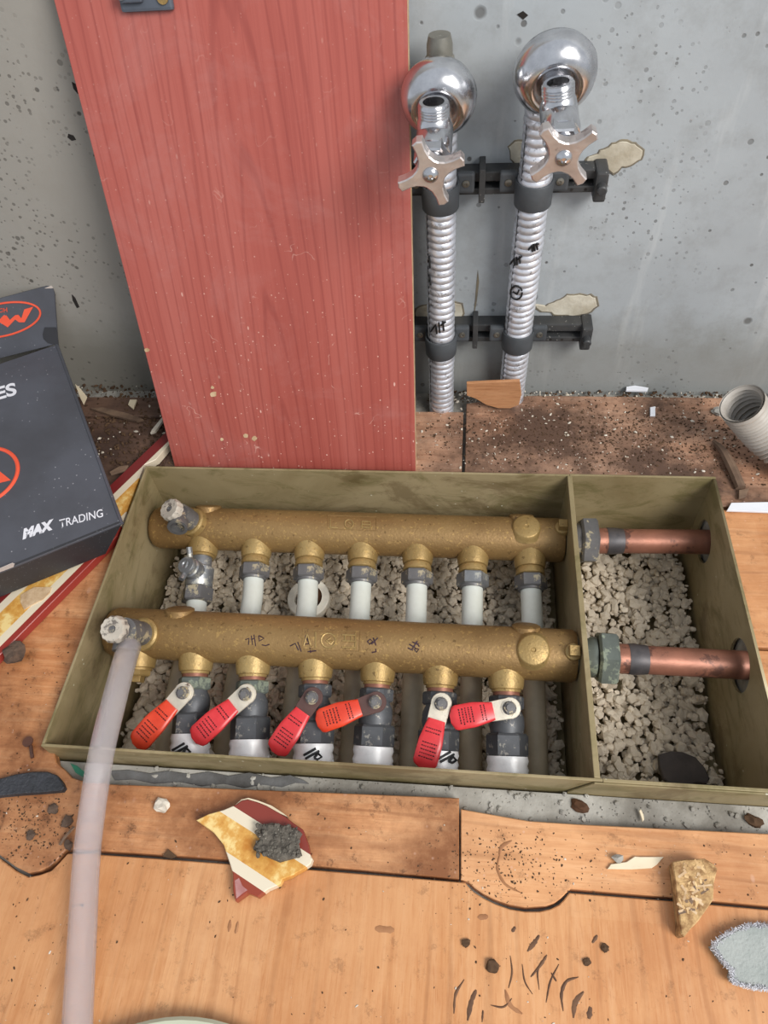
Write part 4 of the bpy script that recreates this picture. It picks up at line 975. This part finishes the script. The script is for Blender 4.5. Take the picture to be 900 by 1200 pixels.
g_ = mk('mortar_grit', pebbles(its), 'cement', shd, smooth=False); g_['kind'] = 'stuff'
mk('purple_stain', prism([sl(u, v, ZSH + .0002) for u, v in [(275, 1032), (280, 1029), (284, 1038), (290, 1043), (284, 1047), (277, 1053)]], (0, 0, -.0003)), 'lilac', shd, smooth=False)

# ------------------------------------------------------------------ loose scraps
def scrap(name, uv, z, th, mat, label, cat, bev=.0003, smooth=False):
    return solo(name, prism([at(u, v, z=z) for u, v in uv], (0, 0, -th), bev), mat, label, cat, smooth=smooth)
scrap('ivory_chip', [(712, 1018), (716, 1012.5), (734, 1010), (744, 1003.5), (750, 1004), (760, 1004), (778, 1004), (770, 1013), (764, 1017), (740, 1018.5)], ZF + .002, .0018, 'ivory', 'pointed ivory coloured chip on the laminate right of centre', 'chip')
solo('pebble', pebbles([(*at(724, 1006, z=ZF + .003), .0042, .0038, .0032, .3)], seed=4), 'slab', 'small grey pebble beside the ivory chip', 'pebble', smooth=False)
osb = thing('strand_board_wedge', 'wedge of raw strand board lying across a laminate seam', 'board scrap', at(812, 1050, z=ZF))
ow = [(788, 1010), (803, 1007), (826, 1006), (836, 1012), (841, 1018), (837, 1034), (836, 1054), (828, 1066), (818, 1080), (810, 1088), (802, 1098), (798, 1094), (796, 1070), (792, 1040)]
mk('wedge', prism([at(u, v, z=ZF + .0125) for u, v in ow], (0, 0, -.0125), .0006, .0008), 'osb', osb, True, smooth=False)
rs = random.Random(5)
for _ in range(110):
    u, v = rs.uniform(798, 832), rs.uniform(1014, 1072)
    if u > 834 - max(0, (v - 1040)) * .7: continue
    c = at(u, v, z=ZF + .0124); a = rs.uniform(0, 3.14); l_ = rs.uniform(.0012, .0034) if rs.random() < .95 else .005
    mk('wood_strand', boxm((-l_, -rs.uniform(.0003, .001), 0), (l_, .0007, .0003), 0, Matrix.Translation(c) @ Matrix.Rotation(a, 4, 'Z') @ Matrix.Rotation(rs.uniform(-.03, .03), 4, 'Y')), rs.choice(['strand', 'osb', 'osb', 'chip', 'bark']), osb, True, smooth=False)
fe_ = thing('felt_offcut', 'pale grey felt offcut with fuzzy white edge, cut by the right of the photo', 'cloth', at(880, 1118, z=ZF))
fp = [(834, 1108), (848, 1096), (866, 1087), (882, 1083), (905, 1084), (960, 1088), (960, 1165), (900, 1157), (880, 1155), (860, 1150), (856, 1143), (858, 1136), (846, 1124)]
mk('pad', prism([at(u, v, z=ZF + .0075) for u, v in fp], (0, 0, -.0075), .0015), 'felt', fe_, True)
rs = random.Random(8); fz = []
for a_, b_ in zip(fp[:13], fp[1:] + fp[:1]):
    for k in range(190):
        t = rs.random(); u = a_[0] + (b_[0] - a_[0]) * t; v = a_[1] + (b_[1] - a_[1]) * t
        p = at(u + rs.uniform(-1, 3), v + rs.uniform(-1, 3), z=ZF + rs.uniform(.003, .0085)); fz.append([p, p + Vector((rs.uniform(-.0018, .0018), rs.uniform(-.0018, .0018), rs.uniform(-.0008, .0008)))])
o_ = mk('fuzzy_edge', strokes(fz, .00022, 3), 'felt_w', fe_, True, smooth=False); o_['kind'] = 'stuff'
scrap('rubber_scrap', [(-30, 922), (0, 912), (18, 907), (38, 904), (55, 904), (66, 908), (72, 915), (75, 922), (72, 926), (50, 928), (20, 930), (0, 932), (-30, 936)], ZF + .006, .006, 'rubber', 'black grained rubber offcut with rounded end on the left laminate', 'rubber scrap', .0008)
scrap('green_scrap', [(82, 894), (90, 897), (101, 906), (96, 910), (88, 905)], ZF + .004, .003, 'green', 'small green plastic scrap at the front left corner of the olive box', 'plastic scrap')
solo('dirt_clod', pebbles([(*at(17, 765, z=ZF + .007), .0095, .009, .008, .3)], [ico_template(3, 2)], 2), 'clod', 'round brown dirt clod left of the olive box', 'clod', ang=80)
solo('mortar_crumb', pebbles([(*at(189, 944, z=ZF + .003), .0065, .005, .0035, .2)], [ico_template(5, 2)], 3), 'plaster', 'pale mortar crumb on the laminate between hose and banded shard', 'crumb', smooth=False)
nb_ = bmesh.new(); path_tube(nb_, [at(96, 946, z=ZF + .003), at(98, 955, z=ZF + .003)], .0011, 8)
nl = thing('bent_screw', 'small rusty screw lying left of the front rim of the olive box', 'screw', at(35, 870, z=ZF))
mk('shank', path_tube(bmesh.new(), [at(36, 874, z=ZF + .002), at(37, 882, z=ZF + .002), at(38, 888, z=ZF + .0015)], .0014, 8), 'nail', nl, True)
mk('head', L(at(35, 871, z=ZF), (0, 0, 1), [(0, .002), (.003, .0042), (.004, .0042)], 14), 'nail', nl, True)
tw = bmesh.new(); path_tube(tw, spline([at(70, 990, z=ZF + .002), at(77, 980, z=ZF + .003), at(87, 969, z=ZF + .002)], 5), .0011, 6); nb_.free()
solo('twig', tw, 'bark', 'thin reddish twig on the dirty laminate left of the hose', 'twig')
for (u, v, k, lab) in [(79, 963, .0052, 'grey grit lump next to the twig left of the hose'), (62, 948, .0045, 'grey grit lump below the black rubber offcut'), (80, 990, .004, 'dark grit lump near the laminate seam left of the hose'), (36, 978, .004, 'flattened grey grit lump in the curved laminate lobe')]:
    solo('grit_lump', pebbles([(*at(u, v, z=ZF + .002), k, k * .8, k * .6, .4)], [ico_template(u, 2)], u), 'clod', lab, 'grit', smooth=False)
scrap('dark_splinter', [(190, 1003), (197, 995), (207, 1003), (200, 1006)], ZF + .0025, .002, 'soil', 'black splinter sticking out of the front laminate seam', 'splinter')
# back floor
scrap('paper_strip', [(857, 589), (905, 588), (905, 600), (852, 598)], ZF + .003, .002, 'paper', 'white paper strip at the right edge behind the bare laminate board', 'paper')
scrap('white_chip', [(762, 477), (768, 476), (768, 487), (762, 487)], ZF + .002, .0015, 'paper', 'small upright white rectangle chip on the soiled floor by the wall', 'chip')
scrap('white_strip', [(734, 453), (744, 451.5), (760, 454), (759, 457.5), (734, 457)], ZF + .004, .0025, 'paper', 'thin white strip lying along the foot of the wall', 'chip')
solo('grey_pebble', pebbles([(*at(841, 482, z=ZF + .003), .0065, .005, .004, .2)], [ico_template(9, 2)], 3), 'slab', 'grey pebble left of the corrugated conduit end', 'pebble', smooth=False)
bm = bmesh.new(); pth = spline([at(836, 517, z=ZF + .003), at(848, 530, z=ZF + .006), at(860, 553, z=ZF + .005), at(868, 572, z=ZF + .003)], 6); path_tube(bm, pth, .004, 8, True, [.001 + .0038 * math.sin(min(1, (i + 2) / 14) * 1.57) for i in range(len(pth))])
solo('dry_stalk', bm, 'bark', 'dried brown curved stalk on the soiled floor below the conduit', 'stalk')
scrap('leaf_piece', [(866, 574), (878, 572), (874, 582), (866, 584)], ZF + .004, .002, 'bark', 'torn pale leaf tip at the end of the dried stalk', 'leaf')
# long splinters on the sooty floor at the left
scrap('wood_splinter', [(105, 478), (120, 477), (150, 484), (168, 491), (160, 493), (130, 486)], ZF + .005, .003, 'bark', 'long flat wood splinter between the black carton and the red panel', 'splinter')
scrap('pale_chip', [(152, 468), (160, 468), (156, 479), (150, 474)], ZF + .005, .002, 'ivory', 'pale triangular chip on the sooty floor left of the red panel', 'chip')
scrap('wood_splinter', [(176, 507), (178, 503), (192, 486), (193, 489), (182, 505)], ZF + .009, .003, 'plaster', 'thin pale splinter against the left edge of the red panel', 'splinter')
scrap('wood_splinter', [(128, 553), (140, 546), (150, 545), (146, 551), (130, 556)], ZF + .010, .002, 'bark', 'straw coloured splinter on the banded board beside the carton', 'splinter')

# corrugated conduit
cp = spline([at(869, 473, z=.055), at(884, 493, z=.032), at(908, 518, z=.012), at(950, 545, z=.006), at(1020, 575, z=.006)], 10)
def corrug(pts, r, pitch=.0052):
    ds = [0]
    for a, b in zip(pts, pts[1:]): ds.append(ds[-1] + (b - a).length)
    out = []; rad = []; tot = ds[-1]; m = int(tot / (pitch / 4))
    for i in range(m + 1):
        s = tot * i / m; k = max(0, min(len(pts) - 2, next((j for j in range(len(ds) - 1) if ds[j + 1] >= s), len(ds) - 2)))
        out.append(pts[k].lerp(pts[k + 1], (s - ds[k]) / max(1e-9, ds[k + 1] - ds[k]))); rad.append(r + (.0012, .0004, -.0012, .0004)[i % 4])
    return out, rad
o1, r1 = corrug(cp, .0190); bm = bmesh.new(); path_tube(bm, o1, .02, 28, False, r1); path_tube(bm, o1, .018, 28, False, [r - .0016 for r in r1])
cd_ = thing('corrugated_conduit', 'open end of a grey corrugated conduit at the right edge by the wall', 'conduit', at(900, 530, z=ZF))
mk('ribbed_tube', bm, 'conduit', cd_, True, ang=60)

# concrete clods on the front strip
rs = random.Random(21); its = []
for _ in range(260):
    u = rs.uniform(110, 900); y = rs.uniform(-.026, -.003); x = at(u, 930, z=ZS).x; k = rs.choice([.0005, .0007, .001, .002]); its.append((x, y, ZS + k * .4, k * rs.uniform(.8, 1.6), k, k * .7, .5))
tagd(mk('mortar_rubble', pebbles(its), 'slab', None, smooth=False), 'mortar crumbs along the bare cement strip before the olive box', 'rubble', kind='stuff')
scrap('paint_flake', [(749, 950), (751, 948), (754, 954), (755, 960), (753, 963), (751, 956)], ZS + .004, .0015, 'ivory', 'curled ivory flake on the cement strip before the side bay', 'flake')
solo('rusty_clump', pebbles([(*at(679, 944, z=ZS + .002), .007, .0045, .003, .3)], [ico_template(13, 2)], 3), 'rust', 'rusty clump on the cement strip below the partition', 'clump', smooth=False)
solo('black_wad', pebbles([(*at(883, 962, z=ZS + .002), .007, .004, .003, .3)], [ico_template(14, 2)], 3), 'soil', 'black wad at the right end of the cement strip', 'wad', smooth=False)

# floor crumbs
rs = random.Random(31); dark = []; pale = []
def inbox(x, y): return -.006 < x < BL + .004 and -.03 < y < BW + .004
def add(lst, x, y, k, z=ZF, f=.5): lst.append((x, y, z + k * .3, k * rs.uniform(.8, 1.8), k * rs.uniform(.6, 1.), k * f, .4))
for _ in range(4200):                      # soiled strip along the wall
    x = rs.gauss(.50, .13); y = min(.418, max(.292, rs.gauss(.35, .03)))
    if x < .275: continue
    add(dark, x, y, rs.choice([.0003, .0004, .0005, .0006, .0008, .0012]))
for _ in range(620):
    x = rs.uniform(.27, .85); y = rs.uniform(.292, .412); add(pale, x, y, rs.choice([.0004, .0005, .0006, .0008, .0014]))
for _ in range(900):                       # rubble in the joint at the wall foot
    x = rs.uniform(.28, .9); y = rs.uniform(.404, .422); add(dark if rs.random() < .72 else pale, x, y, rs.choice([.0006, .001, .0018]), ZF - .004, .8)
for _ in range(1500):                      # left, beside the carton
    x = rs.uniform(-.16, .04); y = rs.uniform(.30, .421); add(dark if rs.random() < .93 else pale, x, y, rs.choice([.0005, .0007, .001, .002]), ZF, .6)
for _ in range(1500):                      # front boards
    u, v = rs.uniform(-20, 920), rs.uniform(760, 1200); p = at(u, v, z=ZF)
    if inbox(p.x, p.y): continue
    if u > 120 and v > 1060 and rs.random() < .75: continue
    if u > 120 and u < 530 and rs.random() < .6: continue
    add(dark if rs.random() < .8 else pale, p.x, p.y, rs.choice([.0003, .0003, .0004, .0005, .0008]), ZF, .4)
for _ in range(420):
    u, v = rs.gauss(40, 30), rs.gauss(960, 30); p = at(u, v, z=ZF)
    if inbox(p.x, p.y) or v > 1015: continue
    add(dark, p.x, p.y, rs.choice([.0003, .0004, .0005, .0008]), ZF, .35)
for _ in range(300):
    u, v = rs.gauss(600, 45), rs.gauss(1010, 26); p = at(u, v, z=ZF)
    if v < 965 or v > 1075 or inbox(p.x, p.y): continue
    add(dark, p.x, p.y, rs.choice([.0003, .0004, .0005, .0007]), ZF, .35)
TET = [ico_template(100 + k, 1) for k in range(4)]
tagd(mk('soil_crumbs', pebbles(dark, TET, 5), 'soil', None, smooth=False), 'dark soil crumbs scattered over the laminate floor', 'crumbs', kind='stuff')
tagd(mk('plaster_crumbs', pebbles(pale, TET, 6), 'plaster', None, smooth=False), 'pale plaster crumbs scattered over the floor', 'crumbs', kind='stuff')

# dried mud smears on the front board
def ribbon(bm, pts, wd, z):
    P_ = [at(u, v, z=z) for u, v in pts]; P_ = spline(P_, 5); n = len(P_); rows = []
    for i, p in enumerate(P_):
        t = (P_[min(i + 1, n - 1)] - P_[max(i - 1, 0)]).normalized(); s = Vector((-t.y, t.x, 0)); q = math.sin(math.pi * (i + .5) / n) ** .6 * wd * rs.uniform(.7, 1.2)
        rows.append((bm.verts.new(p - s * q), bm.verts.new(p + Vector((0, 0, .0004))), bm.verts.new(p + s * q)))
    for a, b in zip(rows, rows[1:]):
        bm.faces.new((a[0], a[1], b[1], b[0])); bm.faces.new((a[1], a[2], b[2], b[1]))
bm = bmesh.new()
for pts, wd in [([(618, 1115), (626, 1105), (632, 1096)], 3), ([(604, 1086), (600, 1092)], 2.5), ([(598, 1120), (600, 1140), (596, 1158)], 1.5), ([(622, 1145), (634, 1130), (641, 1119)], 2.2), ([(612, 1130), (615, 1150), (624, 1165)], 1.2),
                ([(640, 1175), (645, 1150), (655, 1130)], 1.5), ([(660, 1185), (658, 1165), (664, 1150), (678, 1145)], 2.2), ([(672, 1193), (674, 1175), (684, 1162)], 3.2), ([(690, 1194), (692, 1180)], 4), ([(532, 1188), (534, 1165), (544, 1148)], 2), ([(548, 1196), (552, 1175), (558, 1160)], 3.6),
                ([(575, 1178), (590, 1180), (600, 1170)], 1.2), ([(694, 1105), (700, 1096)], 2.5), ([(632, 1160), (630, 1140), (634, 1128)], 1.2), ([(646, 1140), (652, 1150)], 1.6), ([(565, 1198), (566, 1184)], 1.4), ([(706, 1110), (710, 1114)], 3)]:
    ribbon(bm, pts, wd * .00046, ZF + .0001)
tagd(mk('mud_smears', bm, 'smear', None), 'dark dried mud smears on the front laminate board', 'dried mud', kind='stuff')
bm = bmesh.new()
for pts, wd in [([(586, 1000), (583, 1018), (592, 1036), (610, 1046)], 2.0), ([(600, 985), (588, 992), (585, 1002)], 2.), ([(440, 1088), (462, 1090)], 4.), ([(592, 1160), (598, 1178), (612, 1188)], 2.4), ([(560, 1075), (572, 1074)], 3), ([(268, 1092), (270, 1078)], 2), ([(276, 1094), (279, 1080)], 2)]:
    ribbon(bm, pts, wd * .0006, ZF + .0001)
tagd(mk('mud_film', bm, 'smear_l', None), 'thin brown mud film streaks on the front laminate boards', 'dried mud', kind='stuff')
for (u, v, k, lab) in [(577, 1133, .0045, 'largest black dirt blob on the front laminate board'), (546, 1105, .003, 'small dark dirt blob left of the largest blob on the front board'), (709, 1111, .003, 'small dark dirt blob at the right of the mud smears'), (688, 1127, .0026, 'tiny dirt blob between mud smears and felt offcut')]:
    solo('dirt_blob', pebbles([(*at(u, v, z=ZF + k * .35), k, k * .9, k * .5, .2)], [ico_template(u, 2)], u), 'soil', lab, 'dirt', smooth=False)

# pale round lid at the bottom edge
lc = at(190, 1192, z=ZF + .012) + Vector((.022, -.113, 0)); lc.z = ZF
ld = thing('round_lid', 'pale green round lid just showing at the bottom edge', 'lid', lc)
mk('disc', L(lc + Vector((0, 0, .0004)), (0, 0, 1), [(0, .113), (.010, .115), (.012, .113), (.012, .108), (.010, .106), (.010, .01)], 72), 'lid', ld, True)
